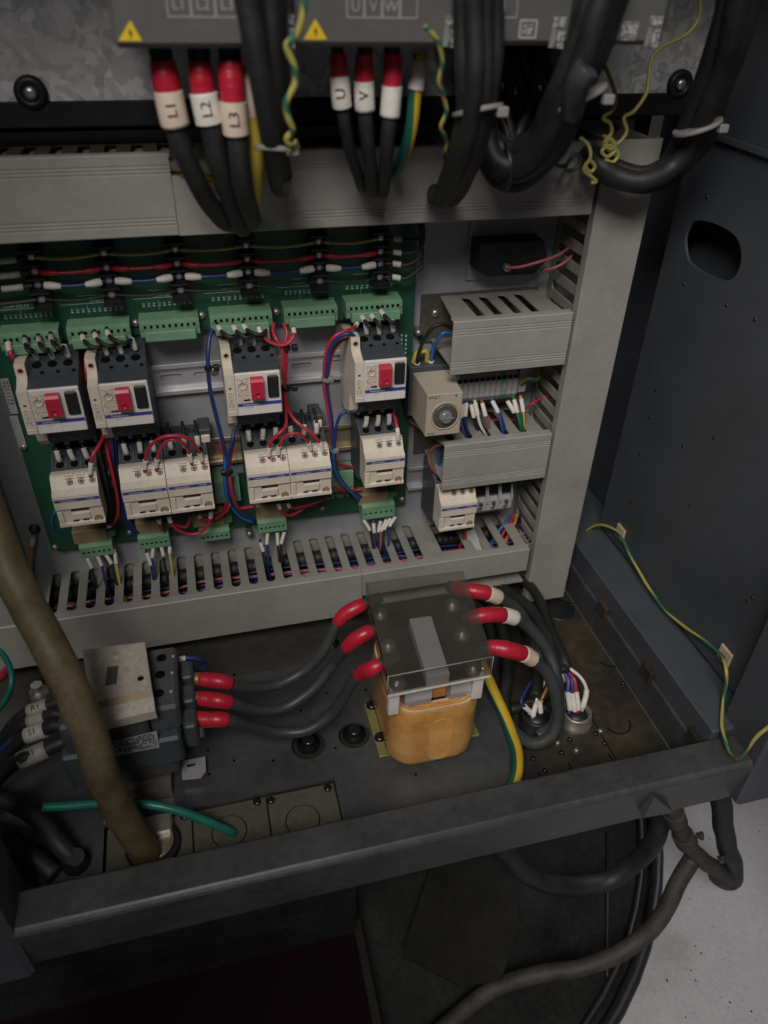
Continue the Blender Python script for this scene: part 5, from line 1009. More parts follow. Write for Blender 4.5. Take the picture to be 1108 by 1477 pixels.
# teal wire lying over the hatch
wire('green_wire', 'thick green wire lying over the hatch plates towards its hole', 'wire', PZ((62, 1164, .035), (90, 1163, .034), (130, 1160, .034), (180, 1158, .034), (225, 1162, .032), (262, 1171, .024), (300, 1185, .010), (330, 1198, -.008), (338, 1202, -.016)), 0.0042, 'wire_teal', None, seg=12)
# dark cable coming in at the lower left and its round connector
wire('black_cable', 'thick black cable running along the sill at the lower left', 'cable', PZ((-60, 1135, .03), (0, 1150, .03), (50, 1178, .025), (85, 1215, .015), (112, 1245, .0)), 0.0085, 'cable_black', seg=14)
wire('black_cable', 'second black cable lying beside it at the lower left corner', 'cable', PZ((-60, 1190, .01), (0, 1205, .01), (40, 1228, .01), (80, 1262, .0)), 0.0085, 'cable_black', seg=14)
t = thing('round_connector', 'black round connector with bright rings beside the lower left cables', 'connector', ZP(112, 1240, PL))
MB().lathe(ZP(110, 1246, PL), (0.2, -.3, 1), [(0.012, 0), (0.012, .010), (.010, .011), (.010, .018), (.008, .019), (.008, .024)], 20).build('shell', 'black', t)
o = MB().box(-0.118, -0.085, -0.318, -0.296, PL-.0055, PL+.010, .002).build('clamp', 'zinc_dull'); tag(o, 'small dirty metal clamp behind the olive cable gland', 'clamp')
# earth wire right of the transformer
wire('earth_wire', 'thick green and yellow earth wire running down right of the transformer', 'wire', PZ((694, 955, .03), (703, 972, .025), (718, 1010, .012), (734, 1045, .004), (745, 1080, .002), (745, 1110, .004), (737, 1135, .004), (728, 1150, .0)), 0.0062, 'earth_stripe', seg=16)
# glands with labelled leads
def gland(label, px, py, r, ring):
    c = ZP(px, py, FL); t = thing('cable_gland', label, 'gland', c, 'glands in the rusty floor pan')
    MB().lathe(c, (0, 0, 1), [(r*1.12, 0), (r*1.12, .004), (r, .005), (r, .017), (r*.94, .018), (r*.8, .018), (r*.8, .008), (0.001, .008)], 22).build('body', ring, t)
    MB().lathe(c+Vector((0, 0, .0082)), (0, 0, 1), [(r*.78, 0), (r*.70, .006), (r*.3, .008)], 18).build('seal', 'black', t)
    return c
c1_ = gland('steel ringed gland with four labelled leads in the rusty floor', 829, 1040, .0172, 'zinc_dull')
c2_ = gland('black gland with three white labelled leads inside the cable coil', 772, 1044, .0180, 'black')
for k, (a, b, e, m, cn) in enumerate((((822, 1022), (819, 999), (812, 968), 'wire_violet', 'violet'), ((829, 1024), (826, 1000), (815, 966), 'wire_blue', 'blue'), ((834, 1022), (831, 998), (818, 968), 'wire_red', 'red'), ((841, 1019), (846, 996), (822, 964), 'wire_white', 'white'))):
    A, B, E_ = ZP(*a, .0), ZP(*b, .016), ZP(*e, .03)
    o = wire('labelled_lead', f'{cn} lead with printed white sleeve in the steel ringed gland', 'wire', [A+Vector((0, 0.001, -.014)), A, B, B.lerp(E_, .5)+Vector((.002, -.002, .004)), E_], 0.0021, m, 'labelled leads in the glands', [('sleeve', 'sleeve', .013, .034, .0032)])
for k, (a, b, e) in enumerate((((765, 1028), (758, 1020), (752, 1010)), ((769, 1032), (773, 1016), (776, 1004)), ((780, 1027), (779, 1013), (784, 1003)))):
    A, B, E_ = ZP(*a, -.004), ZP(*b, .006), ZP(*e, .014)
    wire('labelled_lead', f'white sleeved lead, {ORD[k]} from the left in the black gland', 'wire', [A+Vector((0, 0.001, -.012)), A, B, E_, E_+Vector((.02, .02, .005))], 0.0018, ('wire_blue', 'wire_white', 'wire_orange')[k], 'labelled leads in the glands', [('sleeve', 'sleeve', .012, .026, .0030)])
# black control cables coming from under the duct to the glands
CC = [(((700, 838, .0), (735, 855, .02), (765, 880, .03), (790, 920, .032), (806, 955, .03), (814, 972, .03)), .0078, 'rightmost black control cable running from the duct to the ringed gland'),
      (((690, 842, .0), (725, 862, .012), (750, 895, .02), (770, 940, .022), (775, 985, .018), (772, 1005, .016)), .0068, 'black control cable running from the duct to the black gland'),
      (((680, 850, .0), (712, 872, .008), (728, 915, .010), (733, 965, .006), (728, 1010, .0), (735, 1050, -.008), (770, 1068, -.012), (800, 1055, -.010), (806, 1020, .0)), .0072, 'black control cable coiled on the floor right of the transformer'),
      (((735, 832, .0), (765, 845, .02), (785, 880, .03), (800, 920, .035), (812, 948, .035), (818, 965, .03)), .0062, 'thin black control cable beside the rightmost one'),
      (((672, 858, -.005), (700, 890, .0), (712, 935, -.004), (716, 985, -.012), (730, 1020, -.014), (760, 1015, -.012), (785, 1000, .0), (800, 985, .01)), .0066, 'black control cable lowest of the tangle beside the transformer')]
for pts, r, l in CC: wire('control_cable', l, 'cable', PZ(*pts), r, 'cable_black', 'black control cables at the right of the floor', seg=12)
o = bpy.data.objects[[x.name for x in bpy.data.objects if x.name.startswith('control_cable')][0]]
t = thing('conduit_fitting', 'pale threaded conduit fitting behind the front output cable', 'fitting', ZP(768, 945, .02))
MB().lathe(ZP(760, 952, .03), (0.5, .6, .3), [(0.008, 0), (.0095, .001), (.008, .003), (.0095, .004), (.008, .006), (.0095, .007), (.008, .009), (.0095, .010), (.008, .014)], 16).build('thread', 'zinc_dull', t)
t = thing('conduit_fitting', 'short grey ferrule at the end of the rightmost control cable', 'fitting', ZP(812, 975, .02))
MB().lathe(ZP(814, 982, .018), (-0.3, .5, .5), [(0.008, 0), (.0085, .002), (.0085, .012), (.0075, .014)], 16).build('sleeve', 'zinc_dull', t)
o = MB().hexa(PZ((680, 838, .01), (720, 838, .01), (722, 848, .01), (684, 850, .01)), PZ((680, 838, .004), (720, 838, .004), (722, 848, .004), (684, 850, .004))).build('sticker_tag', 'sleeve_dirty'); tag(o, 'dirty white tag on the cables under the duct behind the transformer', 'tag')
# wire stapled along the right wall
MG = 'cream adhesive mounts on the right wall'
for px, py, l in ((897, 768, 'cream adhesive cable mount near the tall duct on the right wall'), (1048, 945, 'cream adhesive cable mount near the front post on the right wall')):
    p = XP(px, py, 0.4998); t = thing('cable_mount', l, 'cable mount', p, MG); s_ = 0.0095
    MB().box(p.x-.0035, p.x-.0002, p.y-s_, p.y+s_, p.z-s_, p.z+s_, .001).build('pad', 'mount_cream', t)
    MB().box(p.x-.0065, p.x-.0036, p.y-.004, p.y+.004, p.z-.004, p.z+.002, .0008).build('saddle', 'black', t)
def PX(*pts): return [XP(px, py, x) for px, py, x in pts]
wire('earth_wire', 'thin green and yellow wire held by two mounts along the right wall', 'wire', PX((818, 790, .455), (832, 776, .47), (850, 762, .485), (866, 757, .49), (885, 763, .493), (897, 776, .494), (912, 806, .494), (930, 838, .494), (944, 860, .494), (962, 882, .494), (985, 902, .494), (1010, 920, .494), (1038, 942, .493), (1045, 955, .486), (1048, 972, .482))+PZ((1047, 990, .078), (1043, 1015, .0625), (1041, 1045, .0605), (1047, 1072, .0595), (1056, 1088, .058))+PY( (1066, 1094, -.416), (1078, 1080, -.420), (1092, 1062, -.422), (1112, 1046, -.424)), 0.0019, 'earth_twist', k=9)
# ================================================================== drives above
t = thing('drive_plate', 'galvanised spangled back plate behind the drives at the top', 'plate', (0.1, -0.03, 0.583))
pl_ = MB().plate([(-0.36, 0.583), (0.503, 0.583), (0.493, 0.898), (-0.36, 0.898)], [], lambda u, v: (u, -0.030, v), (0, 0.003, 0)).build('sheet', 'galv', t)
MB().box(-0.40, 0.505, -0.034, -0.0045, 0.564, 0.5825, 0.001).build('frame_rail', 'black', t)
for px, py in ((45, 133), (772, 128), (979, 121)):
    p = YP(px, py, -0.031); q = MB().lathe(p, (0, -1, 0), [(0.0125, 0), (0.0125, 0.004), (0.0095, 0.0055), (0.0070, 0.0055), (0.0060, 0.003)], 18).build('rubber_washer', 'black', t)
    screw(q, p+Vector((0, -.004, 0)), (0, -1, 0), 0.0050, 'zinc')
DY = -0.200
def drive(label, px0, px1, py, bx):
    p, q = YP(px0, py, DY), YP(px1, py, DY)
    t = thing('motor_drive', label, 'drive', ((p.x+q.x)/2, -0.1, p.z), 'row of grey motor drives')
    MB().box(p.x+0.002, q.x-0.002, DY+0.028, -0.0345, p.z+0.006, 0.880, 0.002).build('chassis', 'black', t)
    MB().box(p.x, q.x, DY, DY+0.0275, p.z, 0.88, 0.003).build('front_cover', 'drive_grey', t)
    return t, p.z
def tri_sign(t, px, py):
    a, b, c = YP(px, py-16, DY-.0004), YP(px-17, py+14, DY-.0004), YP(px+17, py+14, DY-.0004)
    o = MB().add([a, b, c, a+Vector((0, .0003, 0)), b+Vector((0, .0003, 0)), c+Vector((0, .0003, 0))], [(0, 1, 2), (5, 4, 3), (0, 3, 4, 1), (1, 4, 5, 2), (2, 5, 3, 0)]).build('warning_triangle', 'warn_yellow', t)
    m = (a+b+c)/3
    z = [(0.0004, 0.0035), (-0.0012, 0.0004), (0.0002, 0.0006), (-0.0006, -0.0028), (0.0014, 0.0012), (0.0001, 0.0010)]
    MB().prism([(m.x+u, m.z+v) for u, v in z], DY-.0009, DY-.0006, 'y').build('flash', 'print_black', o)
def frame_box(t, px0, px1, py0, py1, txts):
    n = len(txts)
    for k, s in enumerate(txts):
        a = YP(px0+(px1-px0)*k/n, (py0+py1)/2, DY-.0003); b = YP(px0+(px1-px0)*(k+1)/n, (py0+py1)/2, DY-.0003)
        top, bot = YP(px0, py0, DY).z, YP(px0, py1, DY).z; g = 0.0007
        MB().plate([(a.x, bot), (b.x-.0002, bot), (b.x-.0002, top), (a.x, top)], [[(a.x+g, bot+g), (b.x-g, bot+g), (b.x-g, top-g), (a.x+g, top-g)]], lambda u, v: (u, DY-.0004, v), (0, .0003, 0)).build('terminal_frame', 'print_grey', t)
        if s: text(s, 0.0085, ((a.x+b.x)/2, DY-.0005, (top+bot)/2), (1, 0, 0), (0, 0, 1), 'print_grey', t)
def hand_sign(t, px, py):
    a = YP(px, py, DY-.0004); MB().plate([(a.x-.0045, a.z-.0075), (a.x-.0005, a.z-.0075), (a.x+.0005, a.z-.002), (a.x-.0005, a.z+.0035), (a.x-.003, a.z+.004)], [], lambda u, v: (u, DY-.0006, v), (0, .0005, 0)).build('hand_symbol', 'tie_white', t)
    MB().box(a.x+.0012, a.x+.0065, DY-.0005, DY-.0001, a.z-.0080, a.z+.0030).build('caution_print', 'label_print_white', t)
    MB().box(a.x-.0030, a.x+.0065, DY-.0005, DY-.0001, a.z+.0042, a.z+.0100).build('caution_print', 'label_print_white', t)
t, z_ = drive('left grey motor drive with input terminals L1 L2 L3 and warning triangle', 165, 424, 70, 0)
tri_sign(t, 188, 45); frame_box(t, 240, 345, -14, 25, ['L1', 'L2', 'L3', None][:3]); frame_box(t, 325, 345, -14, 25, []); hand_sign(t, 410, 48)
t, z_ = drive('middle grey motor drive with output terminals U V W and warning triangle', 428, 664, 68, 0)
tri_sign(t, 455, 43); frame_box(t, 500, 603, -8, 26, ['U', 'V', 'W', '']); hand_sign(t, 648, 48)
t, z_ = drive('third grey motor drive with small socket print left of the thick bundle', 716, 822, 66, 0)
hand_sign(t, 802, 50); a = YP(762, 42, DY-.0004)
MB().plate(rrect(a.x-.0065, a.x+.0065, a.z-.0055, a.z+.0055, .001, 2), [rrect(a.x-.0052, a.x+.0052, a.z-.0042, a.z+.0042, .0008, 2)], lambda u, v: (u, DY-.0004, v), (0, .0003, 0)).build('socket_print', 'print_grey', t)
MB().box(a.x-.004, a.x+.003, DY-.0004, DY-.0001, a.z-.003, a.z+.003).build('socket_print', 'label_print_white', t)
frame_box(t, 728, 748, -20, 26, [''])
t, z_ = drive('rightmost grey motor drive half hidden by the thick black bundle', 826, 956, 65, 0)
tri_sign(t, 838, 46); hand_sign(t, 940, 48); a = YP(908, 46, DY-.0004)
MB().box(a.x-.006, a.x+.006, DY-.0004, DY-.0001, a.z-.005, a.z+.006).build('socket_print', 'label_print_white', t)
# ---- mains and motor cables with red boots and white sleeves
def boot_cable(label, group, pts, rc, b0, b1, s1, tx, rb, rs, sm_='sleeve'):
    o = wire('power_cable', label, 'cable', PY(*pts), rc, 'cable_black', group, [('red_boot', 'red_boot', b0, b1, (rb*.92, rb, rb*1.03, rb)), ('marker_sleeve', sm_, b1+.0002, s1, rs)], seg=16, k=9)
    if tx:
        q = sub(wire.P, b1, s1); mid = q[len(q)//2]; d_ = (q[-1]-q[0]).normalized(); n_ = (CAM-mid).normalized(); n_ = (n_-d_*n_.dot(d_)).normalized()
        text(tx, 0.0100, mid+n_*(rs+.0005), -d_, n_.cross(-d_), 'print_black', o, bend=rs+.0005)
    return o
PG = 'mains cables with red boots under the left drive'; UG = 'motor cables with red boots under the middle drive'
boot_cable('leftmost mains cable with red boot and sleeve L1', PG, ((229, 62, -.168), (235, 95, -.170), (241, 122, -.171), (252, 170, -.171), (268, 222, -.166), (294, 278, -.150), (322, 314, -.128), (338, 318, -.105), (335, 305, -.082), (326, 290, -.06)), .0074, .010, .027, .048, 'L1', .0088, .0097, 'sleeve_peach')
boot_cable('middle mains cable with red boot and sleeve L2', PG, ((286, 62, -.172), (289, 98, -.174), (292, 124, -.175), (301, 170, -.175), (312, 222, -.170), (328, 278, -.155), (342, 318, -.130), (350, 328, -.110), (348, 312, -.085), (340, 295, -.06)), .0074, .010, .028, .046, 'L2', .0080, .0093)
boot_cable('right mains cable with red boot and sleeve L3', PG, ((330, 62, -.176), (331, 105, -.178), (334, 136, -.179), (338, 184, -.179), (346, 240, -.174), (356, 290, -.158), (362, 316, -.135), (360, 320, -.110), (354, 305, -.085), (346, 290, -.06)), .0074, .010, .033, .053, 'L3', .0083, .0092, 'sleeve_peach')
boot_cable('leftmost motor cable with red boot and sleeve U', UG, ((486, 62, -.165), (488, 95, -.166), (490, 112, -.166), (494, 152, -.166), (502, 195, -.160), (512, 235, -.146), (520, 264, -.125), (522, 268, -.10), (520, 255, -.075)), .0046, .006, .0195, .0385, 'U', .0062, .0070)
boot_cable('middle motor cable with red boot and sleeve V', UG, ((527, 62, -.168), (527, 98, -.168), (527, 118, -.168), (528, 160, -.168), (531, 205, -.163), (535, 250, -.148), (537, 272, -.125), (536, 272, -.10), (532, 258, -.075)), .0054, .006, .0225, .041, 'V', .0065, .0072)
boot_cable('right motor cable with red boot and blank white sleeve', UG, ((566, 62, -.170), (566, 100, -.170), (565, 124, -.170), (562, 168, -.170), (558, 210, -.165), (555, 252, -.150), (553, 276, -.126), (551, 276, -.10), (548, 262, -.075)), .0055, .006, .0255, .045, None, .0066, .0073)
wire('earth_wire', 'green and yellow wire with white sleeve beside the right motor cable', 'wire', PY((606, 78, -.162), (604, 105, -.163), (599, 140, -.163), (594, 180, -.160), (586, 215, -.150), (576, 240, -.13), (570, 248, -.10), (566, 245, -.075)), .0050, 'earth_stripe', None, [('marker_sleeve', 'sleeve', .003, .022, (.0050, .0062, .0062, .0062))], seg=14)
wire('earth_wire', 'yellow earth wire with white sleeve beside the L3 cable', 'wire', PY((357, 95, -.168), (361, 130, -.169), (364, 172, -.169), (370, 215, -.166), (371, 255, -.155), (367, 290, -.135), (362, 305, -.11), (356, 300, -.085)), .0058, 'wire_yellow', None, [('marker_sleeve', 'sleeve_peach', .008, .030, .0060)], seg=14)
BGp = 'black control cables hanging before the drives'
wire('black_cable', 'black cable hanging in front of the left drive, left of the yellow wire', 'cable', PY((352, -30, -.235), (362, 20, -.235), (370, 80, -.232), (380, 150, -.226), (392, 205, -.21), (400, 250, -.18), (404, 270, -.15), (400, 262, -.11), (396, 250, -.08)), .0072, 'cable_black', BGp, seg=14)
wire('black_cable', 'second black cable hanging beside it over the left drive edge', 'cable', PY((386, -30, -.225), (390, 20, -.225), (392, 80, -.222), (396, 150, -.216), (402, 210, -.20), (409, 255, -.17), (410, 272, -.14), (406, 260, -.10)), .0062, 'cable_black', BGp, [('grey_sleeve', 'steel_sill', .128, .16, .0068)], seg=14)
wire('black_cable', 'black cable lying on the drive seam behind the yellow twisted wire', 'cable', PY((402, -30, -.21), (404, 30, -.21), (406, 90, -.208), (404, 160, -.20), (404, 220, -.19), (410, 262, -.16)), .0050, 'cable_black', BGp, seg=12)
def tie_ring(label, px, py, y, r, ax, m='tie_white', flat=1.0):
    p = YP(px, py, y); o = MB().lathe(p-Vector(ax).normalized()*.002, ax, [(r, 0), (r*1.02, .0006), (r*1.02, .0024), (r, .0030)], 22)
    h = p+Vector((r*.75, -r*.72, 0)); o.box(h.x-.004, h.x+.004, h.y-.003, h.y+.003, h.z-.003, h.z+.0035, .0008)
    tag(o.build('cable_tie', m), label, 'cable tie', 'cable ties on the hanging bundles')
tie_ring('white cable tie round the black cables before the left drive', 397, 213, -.205, .0135, (.1, .2, 1))
wire('earth_wire', 'thin twisted yellow wire hanging between the left and middle drives', 'wire', PY((437, -20, -.24), (438, 15, -.24), (428, 50, -.238), (414, 66, -.236), (424, 95, -.234), (426, 120, -.232), (413, 148, -.23), (416, 170, -.228), (422, 188, -.225), (414, 200, -.222), (420, 210, -.22), (426, 202, -.22), (418, 216, -.218), (430, 208, -.216)), .0022, 'earth_twist', k=8)
wire('earth_wire', 'thin green and yellow wire curling down over the middle drive edge', 'wire', PY((612, 38, -.215), (624, 48, -.215), (634, 66, -.214), (638, 92, -.21), (633, 118, -.206), (640, 140, -.20), (644, 162, -.195), (636, 184, -.19), (645, 205, -.18), (640, 224, -.17), (646, 232, -.15)), .0016, 'earth_twist')
# ---- thick black bundles
for k, (dx, r, dy) in enumerate(((-22, .0060, 0), (-6, .0064, -.012), (10, .0060, -.004), (24, .0056, .004), (-14, .0052, .012))):
    wire('bundle_cable', f'black cable, {ORD[k]} of five in the bundle between the middle and third drives', 'cable', PY((690+dx, -40, -.21+dy), (690+dx, 30, -.21+dy), (690+dx*.95, 100, -.21+dy), (686+dx*.75, 160, -.205+dy), (672+dx*.75, 220, -.185+dy), (655+dx*.6, 265, -.155+dy*.6), (640+dx*.45, 288, -.125), (636+dx*.4, 282, -.10), (636+dx*.4, 268, -.07)), r, 'cable_black', 'bundle between the middle and third drives', seg=14)
tie_ring('white cable tie round the bundle between the middle and third drives', 689, 158, -.205, .0175, (-.15, .25, 1))
for k, (dx, dy, r, yy) in enumerate(((-18, -12, .0078, -.19), (-5, 0, .0085, -.20), (9, 8, .0078, -.19), (0, -20, .0070, -.175), (20, 18, .0066, -.175))):
    wire('bundle_cable', f'black cable, {ORD[k]} of five in the looping bundle right of the third drive', 'cable', PY((890+dx, -50, yy-.03), (868+dx, 10, yy-.03), (848+dx, 70, yy-.025), (828+dx*.9, 120, yy-.015), (805+dx*.7, 170+dy, yy), (782+dx*.5, 210+dy*1.2, yy+.02), (750+dx*.3, 236+dy*1.5, yy+.04), (718+dx*.1, 232+dy*1.6, yy+.05), (702-dx*.3, 205+dy, yy+.06), (700-dx*.3, 165, yy+.07), (706, 120, yy+.08)), r, 'cable_black', 'looping bundle right of the third drive', seg=14)
tie_ring('white cable tie round the looping bundle by the rightmost drive', 835, 140, -.205, .0200, (-.45, .2, 1))
tie_ring('black cable tie with a square head at the bottom of the looping bundle', 727, 240, -.145, .018, (1, 0, .1), 'black')
o = MB().tube(spline(PY((848, 98, -.235), (838, 112, -.232), (828, 140, -.222), (824, 160, -.21))), .0085, 12).build('grey_clip', 'steel_sill'); tag(o, 'dusty grey clip gripping the looping bundle above its white tie', 'clip')
for k, (dx, r, yy) in enumerate(((-16, .0078, -.12), (2, .0088, -.13), (18, .0076, -.115))):
    wire('bundle_cable', f'black cable, {ORD[k]} of three in the bundle hanging at the right wall', 'cable', PY((1075+dx, -60, yy-.08), (1060+dx, 20, yy-.07), (1040+dx, 90, yy-.05), (1018+dx, 150, yy-.03), (1000+dx, 200, yy-.01), (970+dx*.6, 240+dx*.2, yy), (930+dx*.3, 258+dx*.4, yy), (890, 252+dx*.5, yy+.01), (862, 235+dx*.5, yy+.02), (845, 222, yy+.05)), r, 'cable_black', 'bundle hanging at the right wall', seg=14)
tie_ring('white cable tie round the bundle at the right wall', 1006, 182, -.145, .0195, (-.35, .15, 1))
for k in range(6):
    rk = random.Random(k+11); j = lambda a: rk.uniform(-a, a)
    wire('bundle_cable', f'thin black cable, {ORD[k]} of six in the loose tangle under the third drive', 'cable', PY((712+14*k+j(6), 70, -.11), (716+16*k+j(10), 120+j(10), -.115), (722+15*k+j(12), 165+j(14), -.12), (730+12*k+j(14), 205+j(12), -.13), (715+16*k+j(10), 228+j(8), -.125), (700+20*k, 215+j(8), -.10), (690+24*k, 190, -.08)), rk.uniform(.0036, .0050), 'cable_black', 'loose tangle under the third drive', seg=10)
YG = 'curly yellow wires at the right end of the top duct'
for k, (pts, l) in enumerate((
    (((872, 95, -.10), (882, 118, -.11), (888, 140, -.115), (884, 158, -.12), (870, 170, -.12), (880, 178, -.12), (882, 192, -.12), (872, 205, -.12), (880, 215, -.12), (888, 208, -.12)), 'yellow wire curling down left of the duct end bracket'),
    (((1010, -10, -.10), (1008, 25, -.10), (990, 50, -.10), (955, 68, -.10), (940, 85, -.10), (936, 110, -.105), (932, 135, -.11), (915, 160, -.115), (900, 170, -.12), (904, 190, -.12), (890, 208, -.12), (880, 200, -.12), (870, 212, -.12)), 'long yellow wire arching over the galvanised plate to the duct end'),
    (((836, 198, -.11), (848, 208, -.115), (852, 225, -.12), (845, 240, -.12), (852, 248, -.12), (858, 240, -.12), (850, 232, -.12), (842, 245, -.12), (853, 255, -.12), (860, 262, -.12), (852, 264, -.12)), 'tangled yellow wire end hanging over the top duct corner'),
    (((870, 196, -.115), (882, 202, -.12), (888, 216, -.12), (876, 226, -.12), (868, 218, -.12), (880, 210, -.12), (892, 222, -.12), (884, 234, -.12), (872, 230, -.12)), 'curled yellow wire knot behind the right wall bundle'),
    (((800, 236, -.10), (812, 240, -.105), (822, 232, -.11), (830, 222, -.11), (838, 232, -.11), (828, 245, -.11), (816, 244, -.11), (822, 230, -.10)), 'dark looped wire on the top duct corner'))):
    wire('yellow_wire', l, 'wire', PY(*pts), .0017, 'wire_brass' if k < 4 else 'cable_grey', YG)
t = thing('duct_bracket', 'olive end bracket with bright edges at the top of the tall duct', 'bracket', (0.40, -0.05, 0.57))
a, b, c, d_ = YP(895, 198, -.06), YP(944, 200, -.06), YP(936, 252, -.06), YP(890, 246, -.06)
MB().hexa([a, b, c, d_], [p+Vector((0, .002, 0)) for p in (a, b, c, d_)]).build('plate', 'olive_plate', t)
for (pa, pb) in (((940, 199), (934, 230)), ((934, 235), (929, 250))):
    MB().tube([YP(*pa, -.0625), YP(*pb, -.0625)], .0022, 6).build('edge', 'zinc', t)
# small dark terminal parts under the third drive
t = thing('terminal_cover', 'dark terminal cover under the third drive behind the looping bundle', 'cover', (0.27, -0.06, 0.6))
a = YP(760, 95, -.08); MB().box(a.x-.022, a.x+.022, -.10, -.0345, a.z-.012, a.z+.016, .003).build('body', 'steel_dark', t); MB().box(a.x-.05, a.x-.024, -.09, -.0345, a.z-.02, a.z+.016, .003).build('clip', 'black', t)
# ================================================================== below the cabinet
GZ = -0.40
g = MB().box(-6, 6, -6, 6, GZ-.05, GZ).build('ground', 'concrete'); tag(g, kind='structure')
P3 = [ZP(958, 1218, GZ+.02), ZP(947, 1340, GZ+.02), ZP(890, 1480, GZ+.02)]
def circ3(a, b, c):
    ax, ay, bx, by, cx, cy = a.x, a.y, b.x, b.y, c.x, c.y; d = 2*(ax*(by-cy)+bx*(cy-ay)+cx*(ay-by))
    x = ((ax*ax+ay*ay)*(by-cy)+(bx*bx+by*by)*(cy-ay)+(cx*cx+cy*cy)*(ay-by))/d
    y = ((ax*ax+ay*ay)*(cx-bx)+(bx*bx+by*by)*(ax-cx)+(cx*cx+cy*cy)*(bx-ax))/d
    return x, y, math.hypot(ax-x, ay-y)
cx, cy, R0 = circ3(*P3)
t = thing('drip_tray', 'grimy black round tray with raised rubber rim on the concrete floor', 'tray', (cx, cy, GZ))
MB().lathe((cx, cy, GZ+.0005), (0, 0, 1), [(R0*.97, 0), (R0*.97, .006), (0.001, .0065)], 48).build('base', 'grime', t)
MB().tube([(cx+(R0-.008)*math.cos(a), cy+(R0-.008)*math.sin(a), GZ+.010) for a in [2*math.pi*i/72 for i in range(73)]], .0095, 12, False).build('rim', 'black', t)
MB().tube([(cx+(R0-.030)*math.cos(a), cy+(R0-.030)*math.sin(a), GZ+.009) for a in [2*math.pi*i/72 for i in range(73)]], .0050, 10, False).build('inner_rim', 'black', t)
a, b = ZP(876, 1200, GZ+.008), ZP(876, 1410, GZ+.008); MB().tube([a, a.lerp(b, .5), b], .0025, 6).build('rib', 'black', t)
qs = PZ((623, 1245, GZ+.05), (736, 1234, GZ+.05), (748, 1330, GZ+.05), (724, 1412, GZ+.05), (668, 1424, GZ+.05), (580, 1378, GZ+.05))
o = MB().plate([(p.x, p.y) for p in qs], [], lambda u, v: (u, v, GZ+.05), (0, 0, -.003)).build('sheet_offcut', 'sheet_olive'); tag(o, 'dark olive sheet lying tilted on the tray under the sill', 'sheet')
e0_, e1_ = ZP(500, 1285, GZ+.06), ZP(538, 1480, GZ+.06)
t = thing('machine_base', 'dark machine base with a pale steel edge below the sill at lower left', 'base', (-.2, -.3, GZ))
sd = (e1_-e0_).normalized(); A_, B_ = e0_-sd*.3, e1_+sd*.5
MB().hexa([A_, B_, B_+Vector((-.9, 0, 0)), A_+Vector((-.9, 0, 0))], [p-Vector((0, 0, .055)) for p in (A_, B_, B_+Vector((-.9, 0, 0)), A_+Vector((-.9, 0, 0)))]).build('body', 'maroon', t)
MB().hexa([A_+Vector((.0, 0, .004)), B_+Vector((0, 0, .004)), B_+Vector((.010, 0, .004)), A_+Vector((.010, 0, .004))], [p-Vector((0, 0, .055)) for p in (A_+Vector((.0005, 0, 0)), B_+Vector((.0005, 0, 0)), B_+Vector((.010, 0, 0)), A_+Vector((.010, 0, 0)))]).build('edge_strip', 'sheet_olive', t)
MB().tube([ZP(112, 1395, GZ+.075), ZP(118, 1430, GZ+.075)], .006, 8).build('handle', 'steel_sill', t)
MB().box(-.5, .1, -.30, -.2, GZ+.0, -.06).build('rear_panel', 'grime', t)
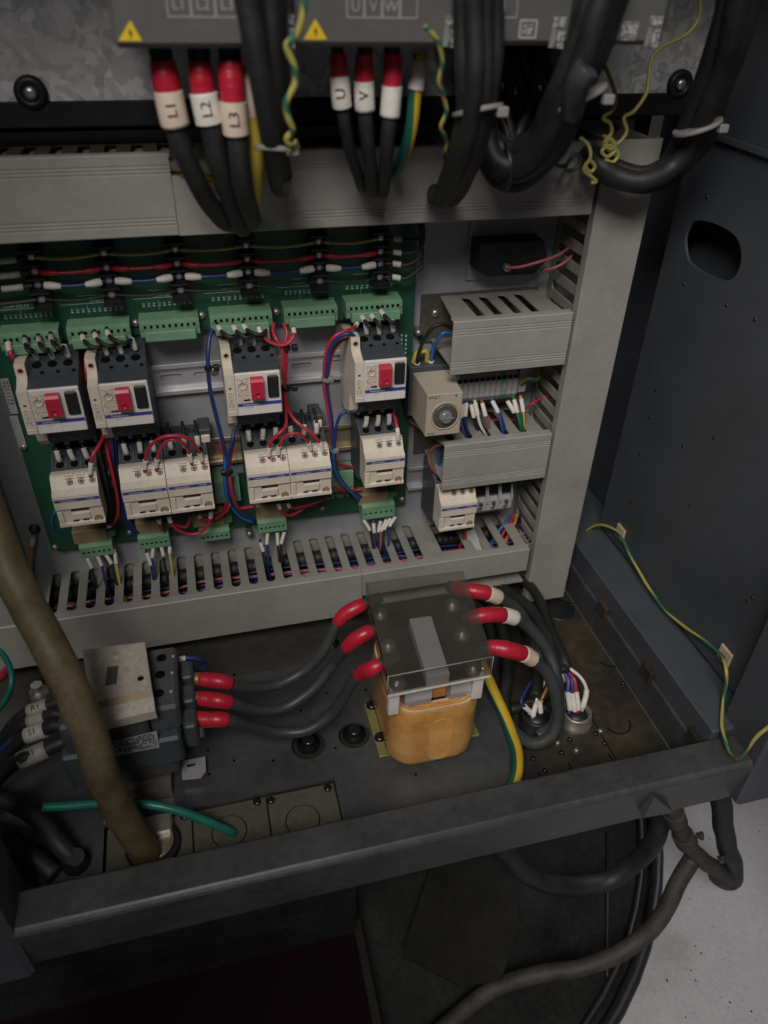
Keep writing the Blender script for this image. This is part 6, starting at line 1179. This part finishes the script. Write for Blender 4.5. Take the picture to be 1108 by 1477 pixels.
# hoses under the sill
HY = -.33
wire('hose', 'black hose hanging in a loop under the sill above the tray', 'hose', PY((705, 1195, HY+.02), (728, 1228, HY+.01), (765, 1262, HY), (825, 1280, HY), (885, 1268, HY), (930, 1232, HY), (952, 1190, HY), (962, 1150, HY+.01)), .0125, 'cable_black', 'hoses below the sill', seg=16)
J_ = YP(1000, 1236, -.372); tJ = (J_-CAM).dot(FWD)/FPX; G_ = ZP(700, 1434, GZ+.03); tG = (G_-CAM).dot(FWD)/FPX
hose_path = [ZP(610, 1510, GZ+.03), G_]+[CAM+ray(px, py)*(tG+(tJ-tG)*k) for px, py, k in ((765, 1407, .12), (840, 1395, .25), (900, 1372, .45), (942, 1335, .65), (970, 1290, .85))]+[J_]
wire('hose', 'dirty hose running from the lower edge up to the pipe joint at the right', 'hose', hose_path, .0105, 'hose_grey', 'hoses below the sill', seg=16)
wire('hose', 'grey taped pipe from under the sill to the joint and elbow', 'hose', PY((958, 1140, -.36), (972, 1172, -.365), (988, 1205, -.37), (1000, 1228, -.372), (1018, 1244, -.372), (1040, 1258, -.372), (1054, 1268, -.37)), .0105, 'hose_grey', 'hoses below the sill', [('tape', 'hose_grey', .045, .072, .0125), ('tape', 'hose_grey', .098, .118, .0130)], seg=16)
wire('hose', 'black hose dropping from the sill to the elbow at the right', 'hose', PY((1038, 1130, -.36), (1041, 1170, -.365), (1048, 1210, -.37), (1058, 1245, -.37), (1060, 1266, -.37), (1050, 1272, -.37), (1035, 1262, -.37)), .0120, 'cable_black', 'hoses below the sill', seg=16)
for px, py, l in ((1004, 1205, 'small clamp screw on the upper taped pipe'), (1035, 1238, 'small clamp screw on the lower pipe by the elbow')):
    p = YP(px, py, -.378); o = MB().lathe(p, (.7, -.5, .4), [(.0035, 0), (.0035, .004), (.005, .0045), (.005, .008)], 10).build('hose_clamp', 'hose_grey'); tag(o, l, 'clamp', 'hose clamp screws')
# grit on the concrete beside the tray
mb = MB(); rg = random.Random(5)
for k in range(34):
    p = ZP(rg.uniform(960, 1108), rg.uniform(1190, 1477), GZ); r = rg.choice([.0006, .0008, .0010, .0016]); a = rg.uniform(0, 6)
    if math.hypot(p.x-cx, p.y-cy) > R0+.012:
        mb.add([p+Vector((r*math.cos(a+i*1.7)*rg.uniform(.6, 1.3), r*math.sin(a+i*1.7)*rg.uniform(.6, 1.3), 0)) for i in range(4)]+[p+Vector((0, 0, r*.7))], [(0, 1, 4), (1, 2, 4), (2, 3, 4), (3, 0, 4)])
tag(mb.build('grit', 'grime'), 'dark grit scattered on the pale concrete beside the tray', 'grit', kind='stuff')
